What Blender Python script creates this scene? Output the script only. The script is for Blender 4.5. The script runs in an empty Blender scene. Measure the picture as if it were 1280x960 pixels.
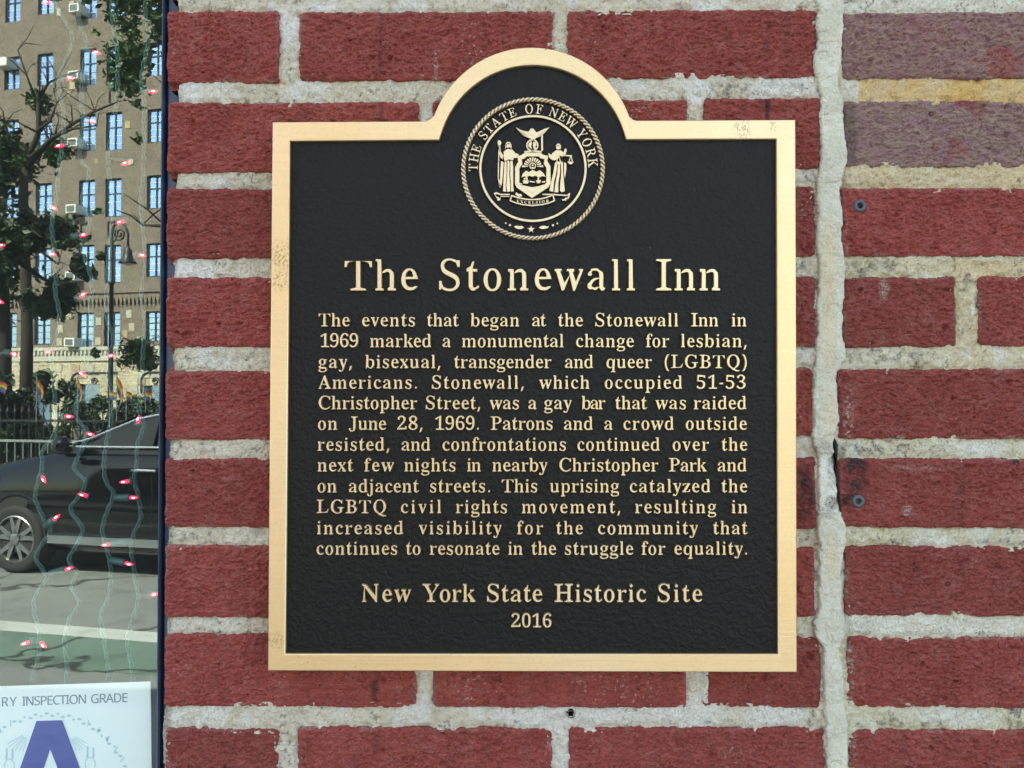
import bpy, math, random
import numpy as np
from mathutils import Vector, Matrix

S = bpy.context.scene
COL = S.collection

# ---------------------------------------------------------------- camera
ZC = 1.734                      # height of the plaque's centre above the pavement
PF = -0.019                     # y of the plaque's raised face; the brick faces are at y = 0
F = 1065.0
def _rot(rx, ry, rz):
    c, s = math.cos, math.sin
    X = np.array([[1,0,0],[0,c(rx),-s(rx)],[0,s(rx),c(rx)]])
    Y = np.array([[c(ry),0,s(ry)],[0,1,0],[-s(ry),0,c(ry)]])
    Z = np.array([[c(rz),-s(rz),0],[s(rz),c(rz),0],[0,0,1]])
    return X @ Y @ Z
RM = _rot(-0.01857339, 0.01175386, 0.00142243)
CAM = np.array([-0.00768277, PF - 0.64063554, ZC - 0.00397676])
cd = bpy.data.cameras.new('camera'); cam = bpy.data.objects.new('camera', cd); COL.objects.link(cam)
cd.sensor_width = 36.0; cd.lens = F / 1280 * 36; cd.clip_start = 0.01; cd.clip_end = 2000
def o2w(v): return np.array([v[0], v[2], -v[1]])
rx_, dn_, fw_ = (o2w(RM[i]) for i in range(3))
cam.matrix_world = Matrix(((rx_[0], -dn_[0], -fw_[0], CAM[0]), (rx_[1], -dn_[1], -fw_[1], CAM[1]),
                           (rx_[2], -dn_[2], -fw_[2], CAM[2]), (0, 0, 0, 1)))
S.camera = cam

# ---------------------------------------------------------------- daylight
sun_to = Vector((-0.62, 1.0, 1.25)).normalized()       # towards the sun: behind the bar, so its front is in shade
w = bpy.data.worlds.new('World'); S.world = w; w.use_nodes = True
nt = w.node_tree; bg = nt.nodes['Background']
sky = nt.nodes.new('ShaderNodeTexSky'); sky.sky_type = 'NISHITA'; sky.sun_disc = False
sky.sun_elevation = math.asin(sun_to.z); sky.sun_rotation = math.atan2(sun_to.x, sun_to.y)
sky.air_density = 1.0; sky.dust_density = 2.0; sky.ozone_density = 1.0
nt.links.new(sky.outputs[0], bg.inputs[0]); bg.inputs[1].default_value = 0.14
sd = bpy.data.lights.new('sun', 'SUN'); sd.energy = 4.2; sd.angle = math.radians(0.5); sd.color = (1.0, 0.97, 0.92)
so = bpy.data.objects.new('sun', sd); COL.objects.link(so)
so.rotation_euler = (-sun_to).to_track_quat('-Z', 'Y').to_euler(); so.location = (0, 30, 40)
S.view_settings.view_transform = 'Standard'; S.view_settings.look = 'None'
S.view_settings.exposure = 2.68; S.view_settings.gamma = 1.0; S.view_settings.use_curve_mapping = False
S.view_settings.use_white_balance = True; S.view_settings.white_balance_temperature = 7900; S.view_settings.white_balance_tint = 6
S.cycles.max_bounces = 10; S.cycles.diffuse_bounces = 4; S.cycles.transparent_max_bounces = 12

# ---------------------------------------------------------------- placing helpers
RT = RM.T
def ray(px, py): return o2w(RT @ np.array([(px - 640) / F, (py - 480) / F, 1.0]))
def W(px, py, Y=0.0):            # the point of the plane y = Y seen at a photograph pixel
    d = ray(px, py); t = (Y - CAM[1]) / d[1]; return CAM + t * d
GLASS_Y = 0.034
PHI = math.radians(13.0)         # the street runs 13 degrees off the wall
U = np.array([math.cos(PHI), math.sin(PHI)]); N = np.array([math.sin(PHI), -math.cos(PHI)])
def street_at(px, py, d):        # street coordinates (along, away, height) of what the glass shows at a pixel
    r = ray(px, py); o = np.array([CAM[0], 2 * GLASS_Y - CAM[1]]); v = np.array([r[0], -r[1]])
    t = (d - o @ N) / (v @ N); p = o + t * v
    return float(p @ U), d, float(CAM[2] + t * r[2])
def sw(s, d, z=0.0):             # street coordinates to world
    p = s * U + d * N; return (float(p[0]), float(p[1]), z)
SM = Matrix.Rotation(PHI, 4, 'Z')   # local x = along the street, local y = towards the bar

def tag(o, label=None, cat=None, group=None, kind=None):
    if label: o['label'] = label
    if cat: o['category'] = cat
    if group: o['group'] = group
    if kind: o['kind'] = kind
    return o
def link(o, parent=None):
    COL.objects.link(o)
    if parent is not None: o.parent = parent
    return o
def empty(name, loc=(0, 0, 0), rz=0.0):
    o = bpy.data.objects.new(name, None); o.empty_display_size = 0.05; COL.objects.link(o)
    o.location = loc; o.rotation_euler = (0, 0, rz); return o
def mk(name, V, Fc, mat, parent=None, smooth=False):
    me = bpy.data.meshes.new(name); me.from_pydata([tuple(v) for v in V], [], Fc); me.update()
    if mat: me.materials.append(mat)
    if smooth: me.polygons.foreach_set('use_smooth', [True] * len(me.polygons))
    return link(bpy.data.objects.new(name, me), parent)
def mk_np(name, V, Q, mat, parent=None, smooth=True, attr=None):
    k = Q.shape[1]
    me = bpy.data.meshes.new(name); me.vertices.add(len(V)); me.loops.add(Q.size); me.polygons.add(len(Q))
    me.vertices.foreach_set('co', np.ascontiguousarray(V, np.float32).ravel())
    me.loops.foreach_set('vertex_index', Q.astype(np.int32).ravel())
    me.polygons.foreach_set('loop_start', np.arange(0, Q.size, k, dtype=np.int32))
    me.polygons.foreach_set('use_smooth', np.full(len(Q), smooth))
    me.update(calc_edges=True)
    if attr is not None:
        a = me.color_attributes.new('wear', 'FLOAT_COLOR', 'POINT')
        a.data.foreach_set('color', np.ascontiguousarray(attr, np.float32).ravel())
    if mat: me.materials.append(mat)
    return link(bpy.data.objects.new(name, me), parent)
class MB:
    def __init__(s): s.V = []; s.F = []
    def add(s, V, Fc):
        n = len(s.V); s.V += [tuple(v) for v in V]; s.F += [tuple(i + n for i in f) for f in Fc]; return s
    def box(s, x0, x1, y0, y1, z0, z1):
        return s.add([(x0,y0,z0),(x1,y0,z0),(x1,y1,z0),(x0,y1,z0),(x0,y0,z1),(x1,y0,z1),(x1,y1,z1),(x0,y1,z1)],
                     [(0,3,2,1),(4,5,6,7),(0,1,5,4),(1,2,6,5),(2,3,7,6),(3,0,4,7)])
    def cbox(s, x0, x1, y0, y1, z0, z1, c=0.002):      # box with chamfered edges seen from -y or +y
        V = []
        for (y, i) in ((y0, c), (y0 + c, 0), (y1 - c, 0), (y1, c)):
            V += [(x0+i,y,z0+i),(x1-i,y,z0+i),(x1-i,y,z1-i),(x0+i,y,z1-i)]
        Fc = [(0,1,2,3),(15,14,13,12)]
        for a in range(3):
            for k in range(4): Fc.append((a*4+k, a*4+4+k, a*4+4+(k+1)%4, a*4+(k+1)%4))
        return s.add(V, Fc)
    def prism(s, P, y0, y1):                             # polygon in x,z extruded in y
        n = len(P); V = [(x, y0, z) for x, z in P] + [(x, y1, z) for x, z in P]
        return s.add(V, [tuple(range(n))] + [tuple(range(2*n-1, n-1, -1))] + [(i, i+n, (i+1)%n+n, (i+1)%n) for i in range(n)])
    def tube(s, P, r, n=8, cap=True):
        P = [Vector(p) for p in P]; R = r if isinstance(r, (list, tuple)) else [r] * len(P)
        V = []; up = None
        for i, p in enumerate(P):
            t = (P[min(i+1, len(P)-1)] - P[max(i-1, 0)]); t = t.normalized() if t.length > 1e-9 else Vector((0,0,1))
            if up is None:
                up = Vector((0,0,1)) if abs(t.z) < .9 else Vector((1,0,0))
            a = t.cross(up)
            if a.length < 1e-6: a = t.cross(Vector((0,1,0)))
            a.normalize(); b = a.cross(t).normalized(); up = b
            for k in range(n):
                q = 2*math.pi*k/n; V.append(p + a*(math.cos(q)*R[i]) + b*(math.sin(q)*R[i]))
        Fc = [(i*n+k, i*n+(k+1)%n, (i+1)*n+(k+1)%n, (i+1)*n+k) for i in range(len(P)-1) for k in range(n)]
        if cap: Fc += [tuple(range(n-1, -1, -1)), tuple(range((len(P)-1)*n, len(P)*n))]
        return s.add(V, Fc)
    def build(s, name, mat, parent=None, smooth=False): return mk(name, s.V, s.F, mat, parent, smooth)

# ---------------------------------------------------------------- noise
_rg = np.random.RandomState(7); _T = _rg.rand(512, 512).astype(np.float32)
def vnoise(x, z, seed=0):
    x = x + seed * 17.31; z = z + seed * 7.77
    xi = np.floor(x).astype(int); zi = np.floor(z).astype(int); fx = x - xi; fz = z - zi
    fx = fx*fx*(3-2*fx); fz = fz*fz*(3-2*fz); g = lambda a, b: _T[a % 512, b % 512]
    return (g(xi,zi)*(1-fx)+g(xi+1,zi)*fx)*(1-fz)+(g(xi,zi+1)*(1-fx)+g(xi+1,zi+1)*fx)*fz
def fbm(x, z, sc, o=4, seed=0):
    v = 0; a = 1; t = 0
    for k in range(o):
        v = v + a * vnoise(x*sc, z*sc, seed + k*3); t += a; a *= .55; sc *= 2.03
    return v / t - .5
def sstep(a, b, v):
    t = np.clip((v - a) / (b - a), 0, 1); return t*t*(3-2*t)

# ---------------------------------------------------------------- materials
def new_mat(name, col=(.5,.5,.5), rough=.6, metal=0.0, spec=None, coat=0.0, emit=None, es=0.0):
    m = bpy.data.materials.new(name); m.use_nodes = True; b = m.node_tree.nodes['Principled BSDF']
    b.inputs['Base Color'].default_value = (*col, 1); b.inputs['Roughness'].default_value = rough; b.inputs['Metallic'].default_value = metal
    if spec is not None: b.inputs['Specular IOR Level'].default_value = spec
    b.inputs['Coat Weight'].default_value = coat; b.inputs['Coat Roughness'].default_value = .04
    if emit: b.inputs['Emission Color'].default_value = (*emit, 1); b.inputs['Emission Strength'].default_value = es
    return m
class NG:
    def __init__(s, m): s.m = m; s.t = m.node_tree; s.b = s.t.nodes['Principled BSDF']
    def n(s, ty, **k):
        q = s.t.nodes.new(ty)
        for a, v in k.items():
            if a.startswith('i_'): q.inputs[a[2:].replace('_', ' ')].default_value = v
            else: setattr(q, a, v)
        return q
    def l(s, a, b): s.t.links.new(a, b)
    def coord(s, sc=(1,1,1), obj=True, loc=(0,0,0)):
        c = s.n('ShaderNodeTexCoord') if obj else s.n('ShaderNodeNewGeometry')
        m = s.n('ShaderNodeMapping'); m.inputs['Scale'].default_value = sc; m.inputs['Location'].default_value = loc
        s.l(c.outputs['Object' if obj else 'Position'], m.inputs[0]); return m.outputs[0]
    def noise(s, v, sc, det=4, rough=.6):
        q = s.n('ShaderNodeTexNoise'); q.inputs['Scale'].default_value = sc; q.inputs['Detail'].default_value = det
        q.inputs['Roughness'].default_value = rough; s.l(v, q.inputs['Vector']); return q.outputs['Fac']
    def ramp(s, v, stops):
        q = s.n('ShaderNodeValToRGB'); r = q.color_ramp
        while len(r.elements) < len(stops): r.elements.new(.5)
        for e, (p, c) in zip(r.elements, stops): e.position = p; e.color = (*c, 1) if len(c) == 3 else c
        s.l(v, q.inputs[0]); return q.outputs[0]
    def mr(s, v, a, b, c=0.0, d=1.0):
        q = s.n('ShaderNodeMapRange'); s.l(v, q.inputs[0])
        for i, x in enumerate((a, b, c, d)): q.inputs[i+1].default_value = x
        return q.outputs[0]
    def mix(s, f, a, b, mode='MIX'):
        q = s.n('ShaderNodeMix', data_type='RGBA', blend_type=mode)
        for k, v in ((0, f), (6, a), (7, b)):
            if hasattr(v, 'links'): s.l(v, q.inputs[k])
            else: q.inputs[k].default_value = v if k == 0 else (*v, 1)
        return q.outputs[2]
    def math(s, op, a, b=0.0):
        q = s.n('ShaderNodeMath', operation=op)
        for k, v in ((0, a), (1, b)):
            if hasattr(v, 'links'): s.l(v, q.inputs[k])
            else: q.inputs[k].default_value = v
        return q.outputs[0]
    def bump(s, h, dist, st=1.0, prev=None):
        q = s.n('ShaderNodeBump'); q.inputs['Distance'].default_value = dist; q.inputs['Strength'].default_value = st
        s.l(h, q.inputs['Height'])
        if prev is not None: s.l(prev, q.inputs['Normal'])
        return q.outputs[0]
    def wear(s):
        a = s.n('ShaderNodeAttribute', attribute_name='wear'); q = s.n('ShaderNodeSeparateColor'); s.l(a.outputs['Color'], q.inputs[0])
        return q.outputs[0], q.outputs[1], q.outputs[2]

def brick_mat(name, c1, c2, c3):
    m = new_mat(name, rough=.82, spec=.25); g = NG(m); v = g.coord(obj=False)
    oi = g.n('ShaderNodeObjectInfo')
    big = g.noise(v, 22, 3); mid = g.noise(v, 110, 4, .7); fine = g.noise(g.coord((1,1,1.5), False), 900, 3, .7)
    base = g.mix(g.mr(big, .35, .65), c1, c2)
    base = g.mix(g.mr(mid, .5, .8, 0, .55), base, c3)
    base = g.mix(g.mr(oi.outputs['Random'], 0, 1, 0, .6), base, (c1[0]*.66, c1[1]*.78, c1[2]*.85))
    dust = g.noise(v, 70, 5, .75); base = g.mix(g.mr(dust, .50, .72, 0, .30), base, (.55,.30,.27)); spk = g.math('GREATER_THAN', g.noise(v, 1500, 1), .73)
    base = g.mix(g.math('MULTIPLY', spk, .5), base, (.5,.3,.28))
    dk = g.mr(fine, .30, .46, .55, 0)
    base = g.mix(dk, base, tuple(x*.34 for x in c1))
    soot = g.noise(g.coord((1.6,1,.35), False), 26, 4, .7); base = g.mix(g.mr(soot, .52, .74, 0, .34), base, (.12,.045,.045))
    pale, dark, oc = g.wear()
    gr = g.noise(v, 700, 3, .8)
    pm = g.math('MULTIPLY', pale, g.mr(gr, .44, .58))
    base = g.mix(pm, base, (.60,.52,.46))
    oc2 = g.mix(g.mr(g.noise(g.coord((1,1,2.4), False), 55, 4, .7), .38, .62), (.36,.21,.235), (.42,.30,.235)); base = g.mix(oc, base, oc2)
    base = g.mix(g.math('MULTIPLY', dark, g.mr(gr, .35, .55, .5, .95)), base, (.035,.03,.032))
    g.l(base, g.b.inputs['Base Color'])
    wv_ = g.n('ShaderNodeTexNoise'); wv_.inputs['Scale'].default_value = 260; wv_.inputs['Detail'].default_value = 2; vs = g.coord((1,1,1.55), False); g.l(vs, wv_.inputs['Vector'])
    wa = g.n('ShaderNodeVectorMath', operation='MULTIPLY_ADD'); wa.inputs[1].default_value = (.0030,.0030,.0030); g.l(wv_.outputs['Color'], wa.inputs[0]); g.l(vs, wa.inputs[2])
    vo = g.n('ShaderNodeTexVoronoi', feature='F1'); vo.inputs['Scale'].default_value = 430; g.l(wa.outputs[0], vo.inputs['Vector'])
    n1 = g.noise(vs, 380, 3, .6); h = g.bump(n1, .0030, 1.0); h = g.bump(vo.outputs['Distance'], -.0030, 1.0, h)
    h = g.bump(fine, .0018, 1.0, h)
    g.l(h, g.b.inputs['Normal']); return m
def mortar_mat(name, c1, c2, white, grit=.5, bump=1.0):
    m = new_mat(name, rough=.9, spec=.15); g = NG(m); v = g.coord(obj=False)
    big = g.noise(v, 30, 3); mid = g.noise(v, 160, 4, .7); gr = g.noise(v, 800, 3, .75)
    base = g.mix(g.mr(big, .38, .62), c1, c2)
    base = g.mix(g.mr(mid, .5, .75, 0, .5), base, tuple(x*.82 for x in c2))
    pit = g.math('LESS_THAN', g.noise(v, 620, 2), .33)
    base = g.mix(g.math('MULTIPLY', pit, grit), base, (.16,.14,.12))
    pale, dark, oc = g.wear()
    sand = g.noise(v, 1300, 2, .6); base = g.mix(g.mr(sand, .54, .70, 0, .45), base, tuple(x*.58 for x in c1)); base = g.mix(g.mr(sand, .46, .34, 0, .35), base, (.82,.80,.72))
    base = g.mix(oc, base, (.80,.48,.15))
    base = g.mix(g.math('MULTIPLY', pale, g.mr(gr, .36, .56)), base, white)
    base = g.mix(g.math('MULTIPLY', dark, g.mr(gr, .36, .60, 1, .25)), base, (.09,.08,.075))
    g.l(base, g.b.inputs['Base Color'])
    h = g.bump(mid, .006 * bump, 1.0); h = g.bump(gr, .0024 * bump, 1.0, h)
    g.l(h, g.b.inputs['Normal']); return m
M = {}
M['brick'] = brick_mat('red_brick', (.41,.081,.068), (.49,.112,.094), (.31,.062,.058))
M['mortar'] = mortar_mat('mortar', (.69,.60,.455), (.80,.72,.565), (.86,.85,.81))
M['mortar_old'] = mortar_mat('ochre_mortar', (.70,.63,.43), (.78,.71,.52), (.85,.84,.76), .6)
M['seam'] = mortar_mat('smooth_caulk', (.62,.60,.48), (.72,.69,.565), (.84,.83,.77), .25, .7)

SPOTS = [(*W(353,322,PF)[[0,2]].tolist(), .016), (*W(350,352,PF)[[0,2]].tolist(), .010), (*W(928,161,PF)[[0,2]].tolist(), .009), (*W(965,158,PF)[[0,2]].tolist(), .005), (*W(345,800,PF)[[0,2]].tolist(), .008)]
def brass_mat(name, base=(.70,.535,.335), rough=.42, brush=True, patch=0.5):
    m = new_mat(name, base, rough, .78); g = NG(m)
    v = g.coord(obj=False)
    br = g.noise(g.coord((1.2,1,60), False), 14, 4, .7)
    big = g.noise(v, 9, 3)
    c = g.mix(g.mr(big, .35, .65), base, (base[0]*1.03, base[1]*.98, base[2]*.92))
    c = g.mix(g.mr(g.noise(v, 5, 2), .38, .62, 0, .6), c, (base[0]*.95, base[1]*.86, base[2]*.66)); c = g.mix(g.mr(g.noise(v, 420, 3, .7), .52, .7, 0, .35), c, tuple(x*.6 for x in base))
    if brush:
        c = g.mix(g.mr(br, .4, .62, 0, .25), c, tuple(x*.78 for x in base))
        st = g.noise(v, 260, 3, .7); st2 = g.noise(v, 24, 2)
        f = g.math('MULTIPLY', g.math('LESS_THAN', st, .33), g.math('GREATER_THAN', st2, .60))
        c = g.mix(g.math('MULTIPLY', f, .75), c, (.10,.085,.06))
        for sx, sz, sr in SPOTS:                       # wear: brown spotting on the left edge, scratches top right
            dn = g.n('ShaderNodeVectorMath', operation='DISTANCE'); g.l(g.coord(obj=False), dn.inputs[0]); dn.inputs[1].default_value = (sx, PF, sz)
            q = g.math('MULTIPLY', g.mr(dn.outputs['Value'], sr*.3, sr, 1, 0), g.mr(g.noise(g.coord((1,1,.7), False), 620, 4, .8), .50, .57, 0, .7)); c = g.mix(q, c, (.10,.075,.045))
        g.l(g.bump(br, .0004, .35), g.b.inputs['Normal'])
    g.l(c, g.b.inputs['Base Color']); return m
M['brass'] = brass_mat('brushed_brass')
M['brass_letter'] = brass_mat('cast_brass_letter', (.63,.51,.36), .40, False)
pm = new_mat('black_leathered_panel', (.0065,.0062,.0064), .42, 0, .17); g = NG(pm); v = g.coord(obj=False)
vv = g.n('ShaderNodeTexVoronoi', feature='F1'); vv.inputs['Scale'].default_value = 260
wn = g.n('ShaderNodeTexNoise'); wn.inputs['Scale'].default_value = 90; wn.inputs['Detail'].default_value = 3; g.l(v, wn.inputs['Vector'])
ad = g.n('ShaderNodeVectorMath', operation='MULTIPLY_ADD'); ad.inputs[1].default_value = (.012,.012,.012); g.l(wn.outputs['Color'], ad.inputs[0]); g.l(v, ad.inputs[2]); g.l(ad.outputs[0], vv.inputs['Vector'])
h = g.bump(vv.outputs['Distance'], .0009, .55); h = g.bump(g.noise(v, 1100, 3), .0004, .6, h); h = g.bump(g.noise(v, 60, 4), .0016, .5, h)
g.l(h, g.b.inputs['Normal'])
sc = g.noise(g.coord((1,1,.35), False), 420, 2, .5)
g.l(g.mix(g.mr(sc, .74, .82, 0, .4), (.0065,.0062,.0064), (.12,.12,.13)), g.b.inputs['Base Color'])
M['panel'] = pm
M['frame'] = new_mat('dark_blue_grey_metal', (.045,.070,.125), .22, .5)
M['rubber'] = new_mat('black_rubber_gasket', (.0065,.0062,.0064), .6)
gm = bpy.data.materials.new('window_glass'); gm.use_nodes = True; t = gm.node_tree; t.nodes.clear()
out = t.nodes.new('ShaderNodeOutputMaterial'); mx = t.nodes.new('ShaderNodeMixShader'); tr = t.nodes.new('ShaderNodeBsdfTransparent'); gl = t.nodes.new('ShaderNodeBsdfGlossy')
tr.inputs[0].default_value = (.92,.97,.95,1); gl.inputs['Color'].default_value = (.80,1,1,1); gl.inputs['Roughness'].default_value = 0.0
mx.inputs[0].default_value = .175
t.links.new(tr.outputs[0], mx.inputs[1]); t.links.new(gl.outputs[0], mx.inputs[2]); df = t.nodes.new('ShaderNodeBsdfDiffuse'); df.inputs[0].default_value = (.8,.85,.85,1); m2 = t.nodes.new('ShaderNodeMixShader'); m2.inputs[0].default_value = .009
t.links.new(mx.outputs[0], m2.inputs[1]); t.links.new(df.outputs[0], m2.inputs[2]); t.links.new(m2.outputs[0], out.inputs[0]); M['glass'] = gm
M['dark_room'] = new_mat('dark_interior', (.0065,.0062,.0064), .9)
M['wire'] = new_mat('teal_green_wire', (.032,.105,.095), .45)
M['bulb'] = new_mat('pink_red_bulb', (.75,.02,.10), .15, emit=(1.0,.03,.12), es=.24)
M['filament'] = new_mat('glowing_filament', (1,.8,.8), .3, emit=(1.0,.55,.62), es=2.0)
M['paper'] = new_mat('white_paper', (.82,.86,.86), .35)
M['ink_blue'] = new_mat('blue_ink', (.02,.04,.30), .4)
M['ink_grey'] = new_mat('grey_ink', (.16,.22,.28), .5)
M['ink_pale'] = new_mat('pale_blue_ink', (.42,.58,.64), .5)
M['anchor'] = new_mat('grey_plastic_anchor', (.05,.068,.078), .5)
M['black'] = new_mat('black_void', (.006,.006,.006), .9)

# ================================================================ the brick walls
LB = [(208,-99,522,-12),(541,-99,860,-12),(880,-99,1022,-12),
      (208,13,349,103),(373,13,691,100),(709,11,1023,97),
      (208,127,523,215),(540,124,859,214),(880,122,1027,211),
      (207,235,349,323),(707,233,1020,321),
      (207,346,522,434),(880,345,1021,433),
      (206,463,349,550),(707,458,1017,545),
      (205,573,521,660),(880,571,1021,661),
      (205,681,349,773),(707,684,1020,771),
      (204,793,521,885),(541,795,859,885),(879,796,1027,886),
      (205,911,348,998),(371,910,690,997),(711,910,1031,997),
      (204,1020,521,1108),(541,1020,859,1108),(879,1020,1028,1108)]
RB = [(1055,-99,1371,-12),(1053,14,1371,98),(1056,124,1372,208),(1052,234,1371,320),
      (1054,346,1196,434),(1223,345,1541,433),(1047,461,1365,549),(1047,573,1365,660),
      (1056,683,1371,771),(1060,797,1377,886),(1062,913,1375,1000),(1062,1022,1375,1108),
      (1395,-99,1541,-12),(1395,14,1541,98),(1395,124,1541,208),(1395,234,1541,320),(1390,461,1541,549),(1390,573,1541,660),
      (1395,683,1541,771),(1400,797,1541,886),(1400,913,1541,1000),(1400,1022,1541,1108)]
def rect(b):
    a, c, d, e = W(b[0],b[1]), W(b[2],b[1]), W(b[2],b[3]), W(b[0],b[3])
    return ((a[0]+e[0])/2, (c[0]+d[0])/2, (d[2]+e[2])/2, (a[2]+c[2])/2)   # x0 x1 z0 z1
PX = float(W(701,480)[0] - W(700,480)[0])          # metres per photograph pixel on the wall
def px_of(X, Z):                                    # photograph pixel of wall points (y = 0)
    d0 = X - CAM[0]; d1 = 0 - CAM[1]; d2 = Z - CAM[2]
    a = d0*rx_[0]+d1*rx_[1]+d2*rx_[2]; b = d0*dn_[0]+d1*dn_[1]+d2*dn_[2]; c = d0*fw_[0]+d1*fw_[1]+d2*fw_[2]
    return 640 + F*a/c, 480 + F*b/c
def sdf(X, Z, r, rad=.0035, wob=.0013, seed=0):
    x0, x1, z0, z1 = r; cx, cz, hx, hz = (x0+x1)/2, (z0+z1)/2, (x1-x0)/2, (z1-z0)/2
    qx = np.abs(X-cx)-hx+rad; qz = np.abs(Z-cz)-hz+rad
    s = np.hypot(np.maximum(qx,0), np.maximum(qz,0)) + np.minimum(np.maximum(qx,qz),0) - rad
    return s + wob*2*fbm(X, Z, 130, 4, seed)
def blob(px, pz, x, y, rx, ry, p=1.0):
    return np.clip(1.25 - ((px-x)/rx)**2 - ((pz-y)/ry)**2, 0, 1) * p
def grid_mesh(xs, zs, Yf, keep=None):
    nx, nz = len(xs), len(zs); X, Z = np.meshgrid(xs, zs)
    i = np.arange(nx*nz).reshape(nz, nx)
    Q = np.stack([i[:-1,:-1], i[:-1,1:], i[1:,1:], i[1:,:-1]], -1).reshape(-1, 4)
    if keep is not None:
        kq = (keep[:-1,:-1] | keep[:-1,1:] | keep[1:,1:] | keep[1:,:-1]).reshape(-1); Q = Q[kq]
    V = np.stack([X, Yf, Z], -1).reshape(-1, 3)
    u, inv = np.unique(Q, return_inverse=True)
    return V[u], inv.reshape(Q.shape), u

def brick_marks(PXx, PXy, X, Z, sd, side):
    pale = np.zeros_like(X); dark = pale.copy(); oc = pale.copy(); B = lambda *a: blob(PXx, PXy, *a)
    n = fbm(X, Z, 520, 2, 5); st = fbm(X, Z, 60, 3, 8)
    pale += sstep(-.0035, -.0005, sd) * sstep(.02, .25, st) * .55              # lime on the arrises, here and there
    spec = sstep(.20, .27, n)*1.6
    for a in ((545,85,6,22,1),(587,60,16,40,.9),(606,60,8,30,.6),(742,60,10,22,.7),(800,136,26,10,1.2),(1003,262,7,38,1.2),(997,360,9,26,.6),
              (600,856,42,24,.9),(770,856,55,26,.9),(915,945,22,12,.9),(347,850,10,14,.8),(1001,500,6,60,.5),(215,60,12,30,.3),(990,30,20,20,.3)):
        pale += B(*a) * spec
    for a in ((1105,362,7,15,.85),(1133,636,7,4,1.8),(1131,643,3,3,1.6),(1126,548,5,4,1.6),(545,84,3,18,.7)): pale += B(*a)
    for a in ((1060,520,7,45,1.0),(1064,570,5,26,.7),(1060,840,9,44,1.25),(1064,940,8,30,1.0),(1056,720,6,34,.7),(1056,300,5,40,.6)):
        pale += B(*a) * sstep(-.05, .15, n)
    pale += B(1200,795,100,5,.9) * sstep(-.1,.1,n) + B(1145,585,60,4,.3)
    for a in ((1070,590,17,32,1.15),(1056,640,12,20,.8),(1064,625,16,10,.9),(1270,577,5,6,1.2),(1010,625,14,36,.75),(1003,590,10,22,.5),(960,90,4,80,.8),(955,130,10,14,.5),
              (476,70,3,60,.45),(468,845,6,36,.8),(470,925,4,30,.5),(1022,60,6,40,.4),(476,140,3,30,.4)):
        dark += B(*a) * sstep(-.25, .12, fbm(X, Z, 90, 3, 11))
    if side:
        w1 = np.where((PXy < 104) & (PXy > 5), 1.0, 0) * np.clip(.80 - 1.0*sstep(.02, .22, fbm(X, Z, 14, 3, 21)), 0, 1)
        w2 = np.where((PXy > 116) & (PXy < 214), 1.0, 0) * np.clip(.95 - 1.1*sstep(.12, .25, fbm(X, Z, 12, 3, 25)), 0, 1)
        oc = w1 + w2
        wq = PXx + 900*fbm(X, Z, 45, 4, 77)*.06; wz = PXy + 60*fbm(X, Z, 60, 4, 78)
        oc = oc * (1 - sstep(0, 1.6, blob(wq, wz, 1250, 80, 42, 24, .9))) * (1 - sstep(0, 1.8, blob(wq, wz, 1190, 198, 34, 13, .9))) * (1 - sstep(0, 2.4, blob(wq, wz, 1165, 40, 50, 12, .7)))
        dark += blob(PXx, PXy, 1065, 165, 8, 50, .5)
    return np.stack([np.clip(pale,0,1), np.clip(dark,0,1), np.clip(oc,0,1), np.ones_like(X)], -1)

def make_brick(b, parent, side, k):
    r = rect(b); vis = b[1] < 960 and b[3] > 0 and b[0] < 1280
    st = .00085 if vis else .004; sz = .00062 if vis else .004
    pad = .0032
    xs = np.arange(r[0]-pad, r[1]+pad+st, st); zs = np.arange(r[2]-pad, r[3]+pad+sz, sz)
    X, Z = np.meshgrid(xs, zs); sd = sdf(X, Z, r, seed=k % 9)
    rn = random.Random(k)
    off = rn.uniform(-.0008, .0008); tx = rn.uniform(-.003, .003); tz = rn.uniform(-.012, .012)
    Y = off + tx*(X-(r[0]+r[1])/2) + tz*(Z-(r[2]+r[3])/2)
    Y = Y + .0022*fbm(X, Z, 28, 3, k) + .0012*fbm(X, Z*1.7, 120, 3, k+3)
    inn = np.clip(-sd/.003, 0, 1); Y = Y + (.0016*fbm(X*.6, Z*1.1, 330, 2, k+5) + .0030*fbm(X*.62, Z*1.1, 620, 1, k+7))*(.4+.6*inn) + .0022*inn*sstep(.30, .38, fbm(X*.8, Z, 150, 2, k+2))
    Y = Y + .0020*np.clip(1+sd/.0032, 0, 1)**2
    Y = np.where(sd > 0, .0075 + .6*sd, Y)
    Xm = X.copy()
    if b[0] < 215:                                   # the brick returns into the window reveal
        e = X < r[0]; Y = np.where(e, .085, Y); Xm = np.where(e, r[0] - .0006 + .0012*fbm(X*0, Z, 150, 3, k), X)
    PXx, PXy = px_of(X, Z)
    V, Q, u = grid_mesh(xs, zs, Y); V[:,0] = Xm.reshape(-1)[u]
    o = mk_np('brick', V, Q, M['brick'], parent, True, brick_marks(PXx, PXy, X, Z, sd, side).reshape(-1,4)[u])
    return r

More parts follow.
